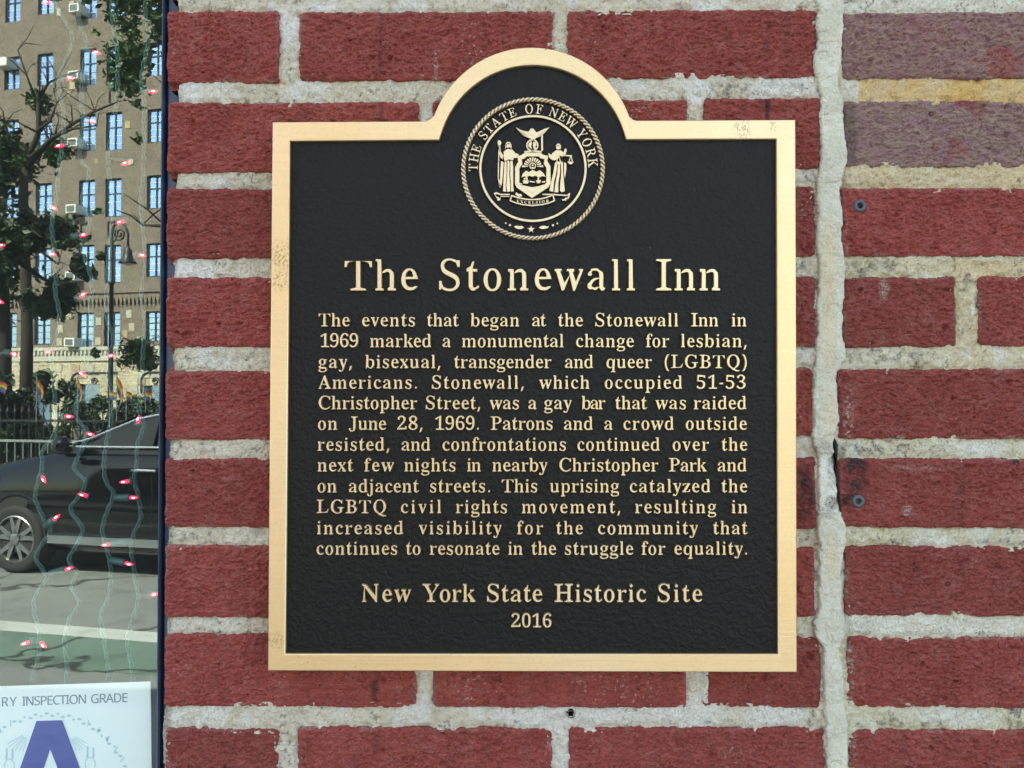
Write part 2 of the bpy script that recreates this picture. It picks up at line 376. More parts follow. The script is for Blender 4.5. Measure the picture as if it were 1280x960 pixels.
# the seam between the two walls: left and right edge by height
SE = [(-100,1022,1055),(0,1022,1056),(25,1021,1055),(50,1022,1054),(70,1018,1052),(82,1016,1052),(97,1022,1046),(110,1024,1047),(122,1026,1052),(150,1025,1056),(200,1024,1058),(226,1019,1053),
      (240,1018,1050),(265,1021,1053),(300,1020,1052),(330,1024,1055),(345,1022,1056),(390,1020,1053),(420,1021,1053),(438,1019,1057),(450,1018,1056),(465,1016,1047),(500,1015,1046),(528,1016,1049),
      (543,1014,1043),(556,1015,1041),(572,1021,1042),(600,1023,1047),(625,1023,1048),(642,1021,1051),(665,1021,1060),(690,1024,1055),(710,1022,1053),(740,1022,1051),(762,1021,1050),(778,1017,1056),
      (795,1018,1056),(810,1028,1050),(850,1029,1055),(880,1029,1055),(905,1031,1061),(960,1033,1061),(1110,1033,1062)]
SEa = np.array(SE, float)

wallL = empty('brick_wall', (0, 0, 0)); tag(wallL, 'red brick wall carrying the black plaque, between the shop window and the thick pale vertical seam', 'wall')
wallR = empty('brick_wall', (0, 0, 0)); tag(wallR, 'neighbouring brick wall right of the thick vertical seam, two purplish bricks with ochre joints on top', 'wall')
RL = [make_brick(b, wallL, False, i+1) for i, b in enumerate(LB)]
RR = [make_brick(b, wallR, True, i+60) for i, b in enumerate(RB)]

def make_mortar(x0p, x1p, rects, parent, mat, side):
    a = W(x0p, 480)[0]; c = W(x1p, 480)[0]; z0 = W(640, 1112)[2]; z1 = W(640, -100)[2]; st = .00095
    xs = np.arange(a, c, st); zs = np.arange(z0, z1, st); X, Z = np.meshgrid(xs, zs)
    sd = np.full_like(X, 1.0)
    for r in rects:
        i0, i1 = np.searchsorted(xs, (r[0]-.02, r[1]+.02)); j0, j1 = np.searchsorted(zs, (r[2]-.02, r[3]+.02))
        sub = sdf(X[j0:j1,i0:i1], Z[j0:j1,i0:i1], r, wob=0); sd[j0:j1,i0:i1] = np.minimum(sd[j0:j1,i0:i1], sub)
    PXx, PXy = px_of(X, Z)
    keep = sd > -.0035
    keep &= ~((PXx > 365) & (PXx < 968) & (PXy > 185) & (PXy < 812))
    lump = fbm(X, Z, 55, 3, 31)
    Y = .0018 - .0040*lump + .0052*fbm(X, Z, 190, 4, 33) + .0011*np.clip(1-sd/.003,0,1)
    Y = Y - .0009*sstep(.0, .2, fbm(X, Z, 24, 2, 71))
    Xm = X
    if not side:                                     # ragged ends of the bed joints beside the window frame
        el = .0095 + .006*fbm(Z*0, Z, 45, 3, 41); xe = W(204, 480)[0]
        zz = (PXy - 480) * -.000007                  # keep to the slightly leaning brick ends
        e = X < xe + el*.55 + zz; Y = np.where(e, .06, Y); Y = np.where(~e & (X < xe+el*.55+zz+.003), Y+.0015, Y)
        hx, hz = W(713.5, 892)[0], W(713.5, 892)[2]
        keep &= ~(np.hypot(X-hx, Z-hz) < .0030)
    n = fbm(X, Z, 40, 3, 51); n2 = fbm(X, Z, 300, 3, 55)
    pale = sstep(.05, .2, n)*.8 + sstep(.0, .15, fbm(X, Z, 18, 2, 57))*.35
    dark = sstep(.16, .22, n2)*sstep(-.1, .1, -n)*.9
    B = lambda *q: blob(PXx, PXy, *q)
    oc = np.zeros_like(X); g2 = sstep(-.1, .15, n2)
    if not side:
        for q in ((370,112,14,14,1),(990,105,40,14,1.3),(660,897,60,12,1.0),(800,890,110,14,.9),(870,890,30,25,1),(970,895,40,12,.9),(530,885,12,20,.9)): pale += B(*q)
        for q in ((570,120,10,6,.8),(900,112,34,10,.6),(950,110,60,12,.45),(850,128,18,10,.5),(1003,333,12,14,.9),(1000,438,10,12,.8),(225,450,14,10,.6),(225,670,20,8,.5),(1015,895,6,16,.9)): dark += B(*q)*g2
        dark += sstep(.0095,.006,X-W(204,480)[0])*.6
    else:
        for q in ((1090,335,45,12,.75),(1110,445,60,12,.8),(1080,562,40,10,.9),(1150,560,40,8,.5),(1210,345,6,5,.8),(1130,680,60,8,.3),(1080,785,25,12,.5),(1250,677,40,4,.8),(1270,895,14,18,1.3),
                  (1100,230,40,3,.7),(1060,220,8,8,.5),(1130,905,60,6,.7),(1210,345,12,4,.5)): dark += B(*q)*g2
        oc = np.where((PXy>90)&(PXy<130)&(PXx>1074), .95, 0) + np.where((PXy>200)&(PXy<240), .42, 0) + np.where((PXx>1190)&(PXy<470)&(PXy>325), .22, 0) + np.where((PXy>325)&(PXy<350)&(PXx>1120), .2, 0)
        oc = oc*(.75+.9*np.clip(fbm(X,Z,60,3,61),-.4,.3))
        pale = np.where((PXy>90)&(PXy<240), pale*.25, pale) + np.where(PXy<25, .85, 0) + B(1065,110,12,14,.8)+ B(1210,385,9,14,.0)+B(1218,385,3,10,1.4)
        for q in ((1200,897,50,14,1),(1200,785,100,10,.8),(1120,785,40,10,.7),(1200,560,60,10,.4)): pale += B(*q)
    at = np.stack([np.clip(pale,0,1), np.clip(dark,0,1), np.clip(oc,0,1), np.ones_like(X)], -1)
    V, Q, u = grid_mesh(xs, zs, Y, keep)
    mk_np('mortar', V, Q, M[mat], parent, True, at.reshape(-1,4)[u])
make_mortar(202, 1041, RL, wallL, 'mortar', False)
make_mortar(1040, 1541, RR, wallR, 'mortar_old', True)

def make_seam():
    z0 = W(640, 1110)[2]; z1 = W(640, -98)[2]; st = .0008; zs = np.arange(z0, z1, st)
    xs = np.arange(W(1008,480)[0], W(1068,480)[0], st); X, Z = np.meshgrid(xs, zs)
    PXx, PXy = px_of(X, Z)
    le = np.interp(PXy, SEa[:,0], SEa[:,1]); re = np.interp(PXy, SEa[:,0], SEa[:,2])
    sd = np.maximum(le-PXx, PXx-re)*PX + .0042*fbm(X, Z, 140, 4, 81)
    Y = -.0022 + .0012*(PXx-(le+re)/2)/18*0 + .0026*fbm(X, Z, 40, 3, 83) + .0022*fbm(X, Z, 200, 4, 85)
    Y += .0022*np.clip(1+sd/.0022, 0, 1)**2
    # a few horizontal breaks
    for yb, xa, xb, k in ((53,1023,1050,.7),(68,1024,1032,1),(147,1028,1040,.8),(228,1034,1050,.9),(330,1040,1056,.5),(545,1028,1042,.8),(560,1014,1030,.6),(630,1024,1048,.8),(494,1016,1040,.3),(775,1016,1024,.6)):
        yl = yb + 9*fbm(X, Z*0, 110, 4, int(yb)) + 5*fbm(X, Z*0, 30, 2, int(yb)+1)
        Y += np.exp(-((PXy-yl)/1.1)**2)*np.where((PXx>xa)&(PXx<xb), 0.0013*k, 0)
    broken = ((PXy > 566) & (PXy < 640))
    Y = np.where(broken, Y + .0016 + .004*fbm(X, Z, 90, 4, 87), Y)
    Y = np.where(sd > 0, .006, Y)
    keep = sd < .0016
    pale = np.where(broken, .95, 0) + blob(PXx,PXy,1052,50,4,60,.7) + blob(PXx,PXy,1050,240,4,14,.9)
    dark = blob(PXx,PXy,1040,628,9,9,1.4) + blob(PXx,PXy,1040,585,8,26,.55) + blob(PXx,PXy,1028,560,12,14,.45) + 1.1*np.clip(1+sd/.0008,0,1)*sstep(-.15,.1,fbm(X,Z,60,3,91)) + blob(PXx,PXy,1030,640,14,8,.5)
    oc = blob(PXx,PXy,1035,330,10,60,.22) + blob(PXx,PXy,1040,700,8,40,.2) + blob(PXx,PXy,1036,420,10,60,.18)+ blob(PXx,PXy,1036,520,10,40,.15)
    at = np.stack([np.clip(pale,0,1), np.clip(dark,0,1), np.clip(oc,0,1), np.ones_like(X)], -1)
    V, Q, u = grid_mesh(xs, zs, Y, keep)
    tag(mk_np('seam', V, Q, M['seam'], wallL, True, at.reshape(-1,4)[u]), 'thick pale vertical mortar seam, cracked and broken white halfway down')
make_seam()
# the crack where the seam has broken away, and the drilled hole in the bottom bed joint
hc = W(713.5, 892); b = MB(); n = 16; ring = [(hc[0]+.0032*math.cos(2*math.pi*k/n), hc[2]+.0032*math.sin(2*math.pi*k/n)) for k in range(n)]
V = [(x, -.0012, z) for x, z in ring] + [(hc[0]+(x-hc[0])*.9, .03, hc[2]+(z-hc[2])*.9) for x, z in ring]
b.add(V, [(k, (k+1)%n, (k+1)%n+n, k+n) for k in range(n)] + [tuple(range(n, 2*n))]); b.build('drill_hole', M['black'], wallL)
P = [(1042,546),(1045,556),(1043,566),(1044,578),(1047,590),(1048,604),(1049,618),(1050,634),(1052,646)]
wv = [.6,2.2,1.3,.9,.6,.4,.7,.5,.2]; Pd = []; rr = random.Random(12)
for i in range(len(P)-1):
    for k in range(5): t_ = k/5; Pd.append((P[i][0]*(1-t_)+P[i+1][0]*t_+rr.uniform(-.8,.8), P[i][1]*(1-t_)+P[i+1][1]*t_, max(.15, (wv[i]*(1-t_)+wv[i+1]*t_)*rr.uniform(.5,1.3))))
b = MB(); L = []; R_ = []
for x, y, q in Pd: L.append(W(x-q, y, -.0016)); R_.append(W(x+q, y, -.0010))
for (x, y), q in zip(P, wv): L.append(W(x-q, y, -.0016)); R_.append(W(x+q, y, -.0010))
V = L + R_ + [v + np.array([0,.006,0]) for v in L] + [v + np.array([0,.006,0]) for v in R_]; n = len(Pd)
b.add(V, [(i, i+n, i+n+1, i+1) for i in range(n-1)] + [(i, i+1, i+1+2*n, i+2*n) for i in range(n-1)] + [(i+n, i+3*n, i+1+3*n, i+1+n) for i in range(n-1)])
b.build('crack', M['black'], wallR)

# wall anchors left in the neighbouring wall
def anchor(px, py, label):
    c = W(px, py, -.001); e = empty('wall_anchor', tuple(c)); tag(e, label, 'wall anchor', 'old anchors in the neighbouring wall')
    pr = [(.0020,.012),(.0020,-.0008),(.0028,-.0018),(.0044,-.0014),(.0050,-.0004),(.0050,.004)]; n = 20; b = MB()
    V = [(r*math.cos(2*math.pi*k/n), y, r*math.sin(2*math.pi*k/n)) for r, y in pr for k in range(n)]
    b.add(V, [(i*n+k, i*n+(k+1)%n, (i+1)*n+(k+1)%n, (i+1)*n+k) for i in range(len(pr)-1) for k in range(n)])
    b.build('sleeve', M['anchor'], e, True)
    b = MB(); b.add([(.0026*math.cos(2*math.pi*k/n), .0005, .0026*math.sin(2*math.pi*k/n)) for k in range(n)], [tuple(range(n))]); b.build('socket', M['black'], e)
anchor(1074.5, 257.5, 'round grey plastic anchor in the brick right of the plaque, the upper one')
anchor(1072.5, 626.5, 'round grey plastic anchor beside a black smudge on the brick, the lower one')

# ================================================================ the plaque
GJ = {
'(':'201|126 -106 75 -47,51 28 27 103,27 184 27 266,51 342 75 418,126 480,181 480 134 416,110 340 87 265,87 185 87 107,110 32 134 -43,181 -106',
')':'201|21 -106 67 -43,91 32 115 107,115 185 115 265,91 340 67 416,20 480,76 480 127 418,151 342 175 266,175 184 175 103,151 28 127 -47,76 -106',
',':'180|28 -87,47 -3,61 78,124 78,129 71 120 35,104 -8,71 -87',
'-':'216|27 154,27 206,189 206,189 154',
'.':'180|89 -9 73 -9,60 1 48 12,48 36 48 61,60 71 73 81,89 81 107 81,119 71 132 61,132 36 132 12,119 1 107 -9',
'0':'375|188 -7 127 -7,91 24 54 55,39 111 23 167,23 241 23 316,39 371 54 426,91 456 127 486,189 486 247 486,283 456 319 426,336 370 353 315,353 240 353 166,336 110 319 55,283 24 246 -7|188 37 226 37,237 91 248 144,248 240 248 336,237 390 226 443,189 443 151 443,139 390 127 336,127 240 127 144,139 91 151 37',
'1':'375|65 0,65 36,120 36 138 36,146 45 154 54,154 79,154 416,108 365 87 346,67 346 51 346,40 359 28 373,28 396,74 412 99 422,132 447,179 482,254 482,254 79 254 58,261 47 267 36,288 36,343 36,343 0',
'2':'375|24 0,24 69,123 171 165 213,187 245 209 277,218 307 226 336,226 371 226 410,212 427 198 445,174 445 140 445,126 416 112 387,112 329 74 329,50 344 26 359,26 396 26 420,43 441 59 461,92 474 125 486,174 486 249 486,288 456 328 426,328 375 328 351,319 329 311 307,291 281 272 255,238 220,154 138,87 74,244 74 265 74,279 86 294 98,300 120,305 141,345 141,341 0',
'3':'375|163 -7 113 -7,81 5 49 16,34 35 19 53,19 74 19 99,36 113 53 126,76 126 76 83,99 62 122 40,158 40 181 40,199 49 218 58,230 79 241 101,241 139 241 177,214 202 187 227,137 227,95 227,95 269,140 269 183 269,204 296 225 323,225 367 225 404,211 424 197 445,169 445 145 445,133 430 120 415,116 391 111 367,111 341 70 341,47 356 24 370,24 401 24 437,62 461 99 486,173 486 244 486,286 458 328 429,328 377 328 332,298 301 269 271,225 256 252 251,279 238 307 225,326 201 345 177,345 138 345 97,329 70 314 42,288 25 263 8,230 1 198 -7',
'5':'375|165 -7 114 -7,84 5 54 17,40 35 27 54,27 75 27 98,42 109 56 121,81 121 81 102,88 83 95 64,111 52 127 40,154 40 177 40,195 50 214 60,226 83 237 107,237 148 237 198,213 223 189 247,146 247,103 243,71 235,40 247,62 480,316 480,319 357,281 357,275 380 273 392,267 399 261 406,244 406,105 406,94 281,126 288,168 291 246 291,293 256 340 220,340 148 340 104,324 75 308 45,282 27 257 9,226 1 195 -7',
'6':'375|197 -7 147 -7,109 18 72 42,51 93 30 144,30 222 30 277,42 325 54 373,77 409 101 445,137 466 173 486,222 486 265 486,291 476 317 465,329 449 340 432,340 412 340 392,322 376 304 360,260 360,256 400 253 420,243 434 234 447,216 447 176 447,152 401 129 355,125 269 138 279,161 286 183 294,218 294 279 294,315 258 352 221,352 155 352 83,313 38 273 -7|199 38 224 38,239 64 255 91,255 148 255 203,238 228 222 253,193 253 175 253,154 243 134 232,125 221 126 124,147 81 168 38',
'8':'375|183 -7 128 -7,91 11 55 28,38 57 20 87,20 122 20 166,47 193 75 220,119 242 79 266,57 296 36 325,36 364 36 396,50 423 65 451,99 469 134 486,191 486 263 486,299 453 334 420,334 369 334 328,310 305 285 281,244 260 304 231,330 199 355 168,355 127 355 64,310 29 265 -7|203 283 228 297,239 317 250 337,250 370 250 390,243 407 236 424,222 436 208 447,187 447 160 447,145 426 130 404,130 372 130 337,149 318 168 299|187 32 221 32,241 55 262 79,262 116 262 148,239 170 216 192,164 216 141 201,126 178 111 155,111 120 111 81,132 56 152 32',
'9':'375|152 -7 112 -7,88 4 64 15,53 33 42 50,42 69 42 84,50 94 58 104,75 107 85 77,103 56 122 36,156 36 243 36,251 230 236 211,212 198 189 185,155 185 97 185,60 220 24 256,24 324 24 372,42 409 60 445,95 466 130 486,177 486 226 486,264 463 302 439,323 390 345 340,345 261 345 206,334 157 324 108,301 72 277 35,241 14 204 -7|184 233 208 233,224 245 241 258,251 278 250 364,231 403 212 441,181 441 152 441,137 413 121 384,121 328 121 233',
'A':'437|-9 0,-9 18 11 18,24 30 36 42,49 75,206 466,224 465,384 87 400 50,411 34 422 18,443 18,443 0,229 0,229 18 283 18,283 46 283 55,273 81,253 132,103 132,79 71,76 59,75 48 75 18,124 18,128 18,128 0|113 161,242 161,177 319',
'B':'443|16 0,16 17 50 19,62 32 75 46,75 82,75 369 75 398,69 412 64 427,51 433 38 439,15 439,15 455,220 455 396 455,396 351 396 268,287 247 418 222,418 132 418 69,371 35 324 0,238 0|182 252,188 252 242 252,263 272 285 293,285 345 285 391,269 412 254 434,216 434 193 434,188 425 182 416,182 391|222 24 265 24,283 49 301 74,301 128 301 184,277 208 253 231,197 231,182 231,182 65 182 42,190 33 199 24',
'C':'468|257 -11 189 -11,137 20 85 50,56 104 26 158,26 228 26 298,56 351 86 404,139 435 191 465,259 465 305 465,367 440 377 435,388 435 412 435,419 465,437 465,437 308,420 308 397 371,356 407 316 443,265 443 144 443,144 226 144 24,278 24 318 24,358 45 398 66,428 106,447 89 378 -11',
'E':'442|14 0,14 17 50 17,62 30 75 42,75 78,75 369 75 412,62 425 49 439,16 439,16 455,399 455,399 320,383 320 375 382,340 406 305 430,232 430,200 428 189 426,186 417 183 408,183 388,183 246,193 246 238 246,259 269 280 292,288 345,304 345,304 118,287 118 284 158,273 181 262 204,241 213 220 222,185 222,183 222,183 67 183 42,192 35 201 28,230 28 279 28,313 39 347 50,371 75 394 100,411 143,430 143,402 0',
'F':'404|15 0,15 17 50 20,62 34 75 47,75 84,75 375 75 411,61 423 48 435,14 439,14 455,394 455,394 320,377 320 371 361,355 385 340 410,310 420 280 431,230 431,200 429 189 428,186 421 182 414,182 398,182 247,190 247 234 247,256 270 277 293,284 347,302 347,302 118,285 118 278 177,257 200 235 224,189 224,182 224,182 81 182 56,188 43 193 29,210 24 226 18,257 17,257 0',
'G':'508|268 -10 195 -10,141 19 87 49,57 103 28 156,28 229 28 299,57 352 87 405,139 435 191 465,257 465 310 465,369 441,388 436 399 436,406 443,419 465,437 465,437 308,420 308 406 349,382 379 359 409,329 426 300 443,267 443 146 443,146 228 146 122,180 67 214 13,275 13 314 13,328 27 343 42,343 71,343 128 343 159,329 170 316 181,275 182,275 198,500 198,500 182 467 181,457 171 446 160,446 128,446 29 358 -10',
'H':'523|15 0,15 17 50 19,62 32 75 44,75 81,75 379 75 411,62 424 50 437,16 439,16 455,242 455,242 439 217 437,204 432 191 427,187 415 182 403,182 379,182 251,342 251,342 379 342 403,337 415 333 427,320 432 308 437,282 439,282 455,507 455,507 439 472 436,461 424 449 412,449 379,449 81 449 47,461 33 473 19,507 17,507 0,282 0,282 17 316 19,329 31 342 42,342 81,342 221,182 221,182 81 182 44,194 32 206 19,242 17,242 0',
'I':'261|13 0,13 17 47 21,61 32 75 44,75 75,75 387 75 418,63 427 51 437,13 439,13 455,244 455,244 439 209 437,196 427 183 418,183 387,183 77 183 56,187 44 192 32,206 26 220 20,246 17,246 0',
'J':'330|109 -65 77 -65,51 -54 26 -42,11 -22 -3 -2,-3 23 -3 47,11 61 25 75,44 75 66 75,79 62 93 49,93 28 93 13,85 -1,77 -19 77 -40,105 -40 130 -40,139 -25 148 -9,148 21,148 367 148 394,142 409 137 424,122 430 107 437,79 439,79 455,314 455,314 439 289 437,277 431 264 425,260 411 255 396,255 367,255 89 255 -65',
'K':'510|16 0,16 17 51 19,63 32 75 44,75 81,75 379 75 411,63 424 50 437,17 439,17 455,242 455,242 439 218 437,205 432 192 427,187 415 183 403,183 379,183 234,321 373 349 401,349 418 349 439,291 439,291 455,486 455,486 439,477 439 419 439,345 361,271 285,463 46 475 32,487 25 498 18,519 17,519 0,281 0,281 17,306 18,322 21 334 26,334 34 334 44,316 66,199 214,183 198,183 81 183 44,195 32 207 19,242 17,242 0',
'L':'426|15 0,15 17 50 19,62 32 75 44,75 81,75 379 75 412,62 425 50 437,16 439,16 455,250 455,250 439 223 439,208 434 193 429,188 416 182 404,182 379,182 83,185 47 189 35,200 31 211 28,234 28 282 28,315 40 347 52,370 80 392 107,409 154,427 154,402 0',
'N':'494|403 -11,107 350,107 79 107 43,119 31 130 19,167 17,167 0,18 0,18 17 42 18,54 23 66 28,71 41 76 54,76 79,76 388 42 430,36 433,18 439,18 455,156 455,391 169,391 377 391 402,386 414 381 426,369 431 356 437,331 439,331 455,480 455,480 439 445 437,433 425 422 412,422 377,422 -11',
'O':'525|261 -11 211 -11,169 7 126 26,94 58 62 90,45 134 28 177,28 228 28 278,45 321 62 365,95 397 127 430,170 448 214 466,265 466 315 466,357 448 400 430,431 399 463 367,481 323 498 279,498 228 498 177,481 134 463 90,430 58 398 26,355 7 312 -11|265 12 379 12,379 228 379 334,348 389 316 443,260 443 145 443,145 228 145 122,177 67 210 12',
'P':'418|15 0,15 17 50 19,62 32 75 44,75 81,75 379 75 411,62 424 50 437,16 439,16 455,214 455 300 455,336 440 370 425,390 398 409 370,409 332 409 275,367 240 324 206,242 206,182 206,182 81 182 44,194 32 206 19,242 17,242 0|182 230,201 230 251 230,272 253 292 275,292 329 292 381,275 406 258 431,216 431 196 431,189 424 182 416,182 398',
'Q':'525|378 -116 241 -116,187 -1 137 17,101 50 66 83,47 129 28 175,28 228 28 278,45 321 62 365,95 397 127 430,170 448 214 466,265 466 315 466,357 448 400 430,431 399 463 367,481 323 498 279,498 228 498 146,454 86 410 25,330 0 368 -81,445 -81 465 -81,492 -73,495 -92 434 -116|265 12 380 12,380 228 380 334,348 389 316 443,260 443 145 443,145 228 145 122,178 67 210 12',
'R':'473|15 0,15 17 50 19,62 32 75 44,75 81,75 379 75 411,62 424 50 437,16 439,16 455,217 455 318 455,367 426 417 396,417 334 417 251,315 224,432 50,452 26 461 17,478 17,480 17,480 0,338 0,201 212,182 212,182 81 182 44,194 32 206 19,242 17,242 0|182 234,203 234 256 234,280 258 304 283,304 336 304 431,224 431 197 431,190 422 182 414,182 385',
'S':'390|43 -11,43 158,62 158 79 85,111 50 144 15,197 15 235 15,257 36 279 57,279 89 279 134,225 160,163 191 104 220,77 253 50 285,50 332 50 373,67 403 85 433,115 449 146 466,185 466,229 461,282 448,291 446,300 445 317 445,320 466,339 466,339 319,322 319 313 357,293 385 274 413,248 429 222 445,194 445 160 445,140 426 120 408,120 380 120 354,137 336 154 319,189 303,253 273 294 254,317 233 340 212,350 188 359 164,359 133 359 90,339 58 318 26,281 8 243 -10,192 -10,158 -8,126 1,98 9,85 12 74 12,69 7,61 -11',
'T':'423|92 0,92 17 128 17,142 31 156 44,156 81,156 433,149 433 96 433,65 403 34 373,29 318,11 318,11 455,410 455,410 317,394 317 382 433,269 433,263 433,263 81 263 43,276 30 289 17,328 17,328 0',
'W':'611|171 -11,32 393 24 416,15 427 6 438,-15 439,-15 455,181 455,181 439 159 438,150 432 140 426,140 410 140 396,148 373,223 153,301 353,286 399 279 422,267 429 256 437,229 439,229 455,439 455,439 439 393 439,393 412,399 386,474 166,541 369 549 394,549 406 549 424,538 430 527 437,503 439,503 455,624 455,624 439 604 435,594 421 584 407,575 379,446 -11,428 -11,316 309,190 -11',
'X':'471|11 0,11 17 55 17,90 66,193 208,78 386 61 412,47 425 34 439,16 439,14 439,14 455,244 455,244 439,229 439 190 439,190 415 190 406,201 388,265 289,322 373 339 399,339 414 339 438,293 439,293 455,458 455,458 439,455 439 425 439,403 423 380 407,357 373,281 265,413 57,436 28 447 17,461 17,464 17,464 0,238 0,238 17,243 17 290 17,290 41 290 54,275 79,210 183,138 81 124 62,124 45 124 17,174 17,174 0',
'Y':'426|101 0,101 17 136 19,148 32 161 44,161 81,161 179,46 387 28 421,14 429,1 435,-13 438,-13 455,207 455,207 438,195 438 177 438,167 432 156 426,156 416 156 407,164 392,248 226,333 366 349 392,349 408 349 438,298 438,295 438,295 455,439 455,439 438 422 436,409 424 396 413,383 392,268 203,268 81 268 44,280 32 292 19,328 17,328 0',
'a':'344|255 -10 204 -10,200 35 154 -9,95 -9 60 -9,40 11 20 32,20 63 20 107,63 136 107 165,199 190,199 241 199 269,187 282 175 296,148 296 104 296,104 274,113 257 123 243,123 231 123 213,110 202 97 191,77 191 56 191,45 203 33 216,33 236 33 260,49 278 66 297,95 308 124 318,162 318 234 318,263 292 293 266,293 210,293 62,295 40 297 34,304 34 311 34,320 42,329 28 296 -10|151 34 161 34,174 41 187 48,199 63,199 169 118 150,118 84 118 34',
'b':'361|43 -11,43 388 43 420,37 428 30 437,8 439,8 455,138 455,138 279 171 318,221 318 257 318,284 299 311 279,326 245 342 211,342 166 342 115,323 75 304 36,270 13 236 -10,192 -10 147 -10,105 28,53 -11|183 14 218 14,232 49 245 85,245 160 245 222,231 251 217 280,184 280 169 280,155 270 142 259,138 242,138 69 138 14',
'c':'293|156 -10 118 -10,87 11 56 32,38 68 19 104,19 150 19 199,40 237 60 275,96 297 131 319,175 319 223 319,250 298 277 277,277 245 277 226,266 215 255 204,236 204 196 204,196 251,197 261,197 271 197 297,169 297 112 297,112 187 112 114,137 76 162 38,204 38 240 38,271 72,285 60 234 -10',
'd':'370|140 -10 105 -10,78 10 50 31,35 66 19 102,19 147 19 199,36 237 52 276,81 297 110 318,146 318 193 318,223 280,223 401 223 422,212 430 201 439,176 439,176 455,319 455,319 75 319 50,325 41 330 31,353 28,353 11 300 11,223 -10,223 39 195 -10|171 28 187 28,202 41 217 54,223 76,223 242 220 259,206 270 192 281,174 281 143 281,130 250 118 218,118 153 117 90,130 58 142 28',
'e':'301|154 -10 115 -10,85 10 54 31,37 69 19 106,19 157 19 204,38 240 56 277,87 298 118 318,157 318 215 318,249 280 283 242,283 173,283 166,117 166 118 42,199 42 239 42,270 86,285 73 236 -10|116 192,201 192,201 215 201 257,193 277 185 297,161 297 116 297,116 203',
'f':'214|15 0,15 16 32 17,40 22 47 26,50 35,52 73,52 277,16 277,16 310,52 310,52 353 52 406,85 436 117 465,174 465 216 465,240 446 263 426,263 400 263 378,252 367 240 355,224 355 206 355,195 365 185 375,185 391 185 404,193 420,196 426,197 433 197 443,180 443 159 443,153 430 148 416,148 390,148 310,203 310,203 277,148 277,148 65 148 35,158 26 168 16,199 16,199 0',
'g':'327|146 -140 81 -140,48 -122 14 -102,14 -75 14 -42,69 -26 24 -4,24 30 24 55,42 74 61 93,102 110 22 140,22 212 22 244,40 268 57 291,88 305 118 318,157 318 197 318,233 304,317 304,317 268,268 268 291 239,291 203 291 174,276 151 261 128,234 116 207 103,172 103,157 103,142 104 124 104,112 94 101 85,101 71 101 49,141 49,175 49 228 49,259 40 289 32,303 13 316 -6,316 -37 316 -85,272 -113 229 -140|157 124 181 124,190 146 199 167,199 211 199 255,190 276 181 297,157 297 134 297,124 276 114 255,114 211 114 167,124 146 134 124|161 -116 263 -116,263 -66 263 -48,249 -41 235 -34,205 -34,97 -34 73 -50,73 -73 73 -90,95 -103 116 -116',
'h':'381|18 0,18 16 38 17,45 26 52 34,52 56,52 399 52 420,46 429 39 439,19 440,19 455,148 455,148 267 185 318,243 318 330 318,330 212,330 56 330 35,337 26 344 17,363 16,363 0,202 0,202 16,207 16 235 16,235 56,235 217 235 244,229 258 223 271,203 271 171 271,148 235,148 56 148 35,154 26 161 17,180 16,180 0',
'i':'198|101 362 79 362,65 376 50 391,50 412 50 434,65 449 79 463,101 463 122 463,137 449 151 434,151 412 151 391,136 376 122 362|18 0,18 16 38 17,45 26 52 34,52 56,52 252 52 277,47 285 41 293,20 293,21 310,148 310,148 56 148 35,154 26 161 17,180 16,180 0',
'j':'210|106 363 85 363,70 378 56 392,56 414 56 435,71 450 85 465,106 465 128 465,142 450 157 435,157 414 157 393,142 378 128 363|36 -140 10 -140,-11 -131 -32 -122,-44 -105 -56 -89,-56 -70 -56 -51,-45 -40 -34 -29,-15 -29 3 -29,15 -39 26 -49,26 -66 26 -76,19 -87,11 -103 11 -117,31 -117 53 -117,58 -100 64 -83,64 -54,64 250 64 275,56 284 48 293,22 294,22 310,159 310,159 -21 159 -81,127 -110 94 -140',
'k':'359|17 0,17 16 38 17,45 26 52 34,52 56,52 398 52 421,47 429 42 438,20 439,21 455,148 455,148 169,227 248 244 265,244 278 244 293,209 293,206 293,206 310,345 310,345 293 306 291,275 260,222 209,346 34 359 16,376 16,376 0,211 0,211 16,217 16 239 16,239 32 239 39,232 49,163 147,148 134,148 56 148 35,154 26 161 17,180 16,180 0',
'l':'199|18 0,18 16 38 17,45 26 52 34,52 56,52 398 52 420,47 429 42 439,20 439,20 455,148 455,148 56 148 35,154 26 161 17,180 16,180 0',
'm':'554|18 0,18 16 38 17,45 26 52 34,52 56,52 253 52 274,46 284 39 293,19 294,19 310,146 310,146 265 185 318,237 318 306 318,320 261 359 318,418 318 504 318,504 212,504 56 504 35,510 26 516 17,536 16,536 0,377 0,377 16 396 17,403 26 410 36,410 56,410 217 410 244,404 258 398 271,377 271 348 271,324 237,324 56 324 36,331 26 337 17,356 16,356 0,199 0,199 16 218 17,225 26 232 36,232 56,232 217 232 244,226 258 220 271,199 271 168 271,146 235,146 56 146 36,152 27 158 17,177 16,177 0',
'n':'381|18 0,18 16 38 17,45 26 52 34,52 56,52 253 52 274,46 284 39 293,19 294,19 310,148 310,148 267 185 318,243 318 330 318,330 212,330 56 330 35,337 26 344 17,363 16,363 0,202 0,202 16,207 16 235 16,235 56,235 217 235 244,229 258 223 271,203 271 171 271,148 235,148 56 148 35,154 26 161 17,180 16,180 0',
'o':'336|169 -10 124 -10,90 11 56 33,38 70 19 107,19 154 19 201,38 239 56 276,90 297 124 318,168 318 212 318,245 298 279 277,298 240 317 203,317 154 317 105,298 69 279 32,245 11 212 -10|169 11 197 11,209 39 215 52,217 81,220 154 220 242,208 271 195 299,169 299 139 299,128 271 117 242,117 154,120 82 122 52,128 39 140 11',
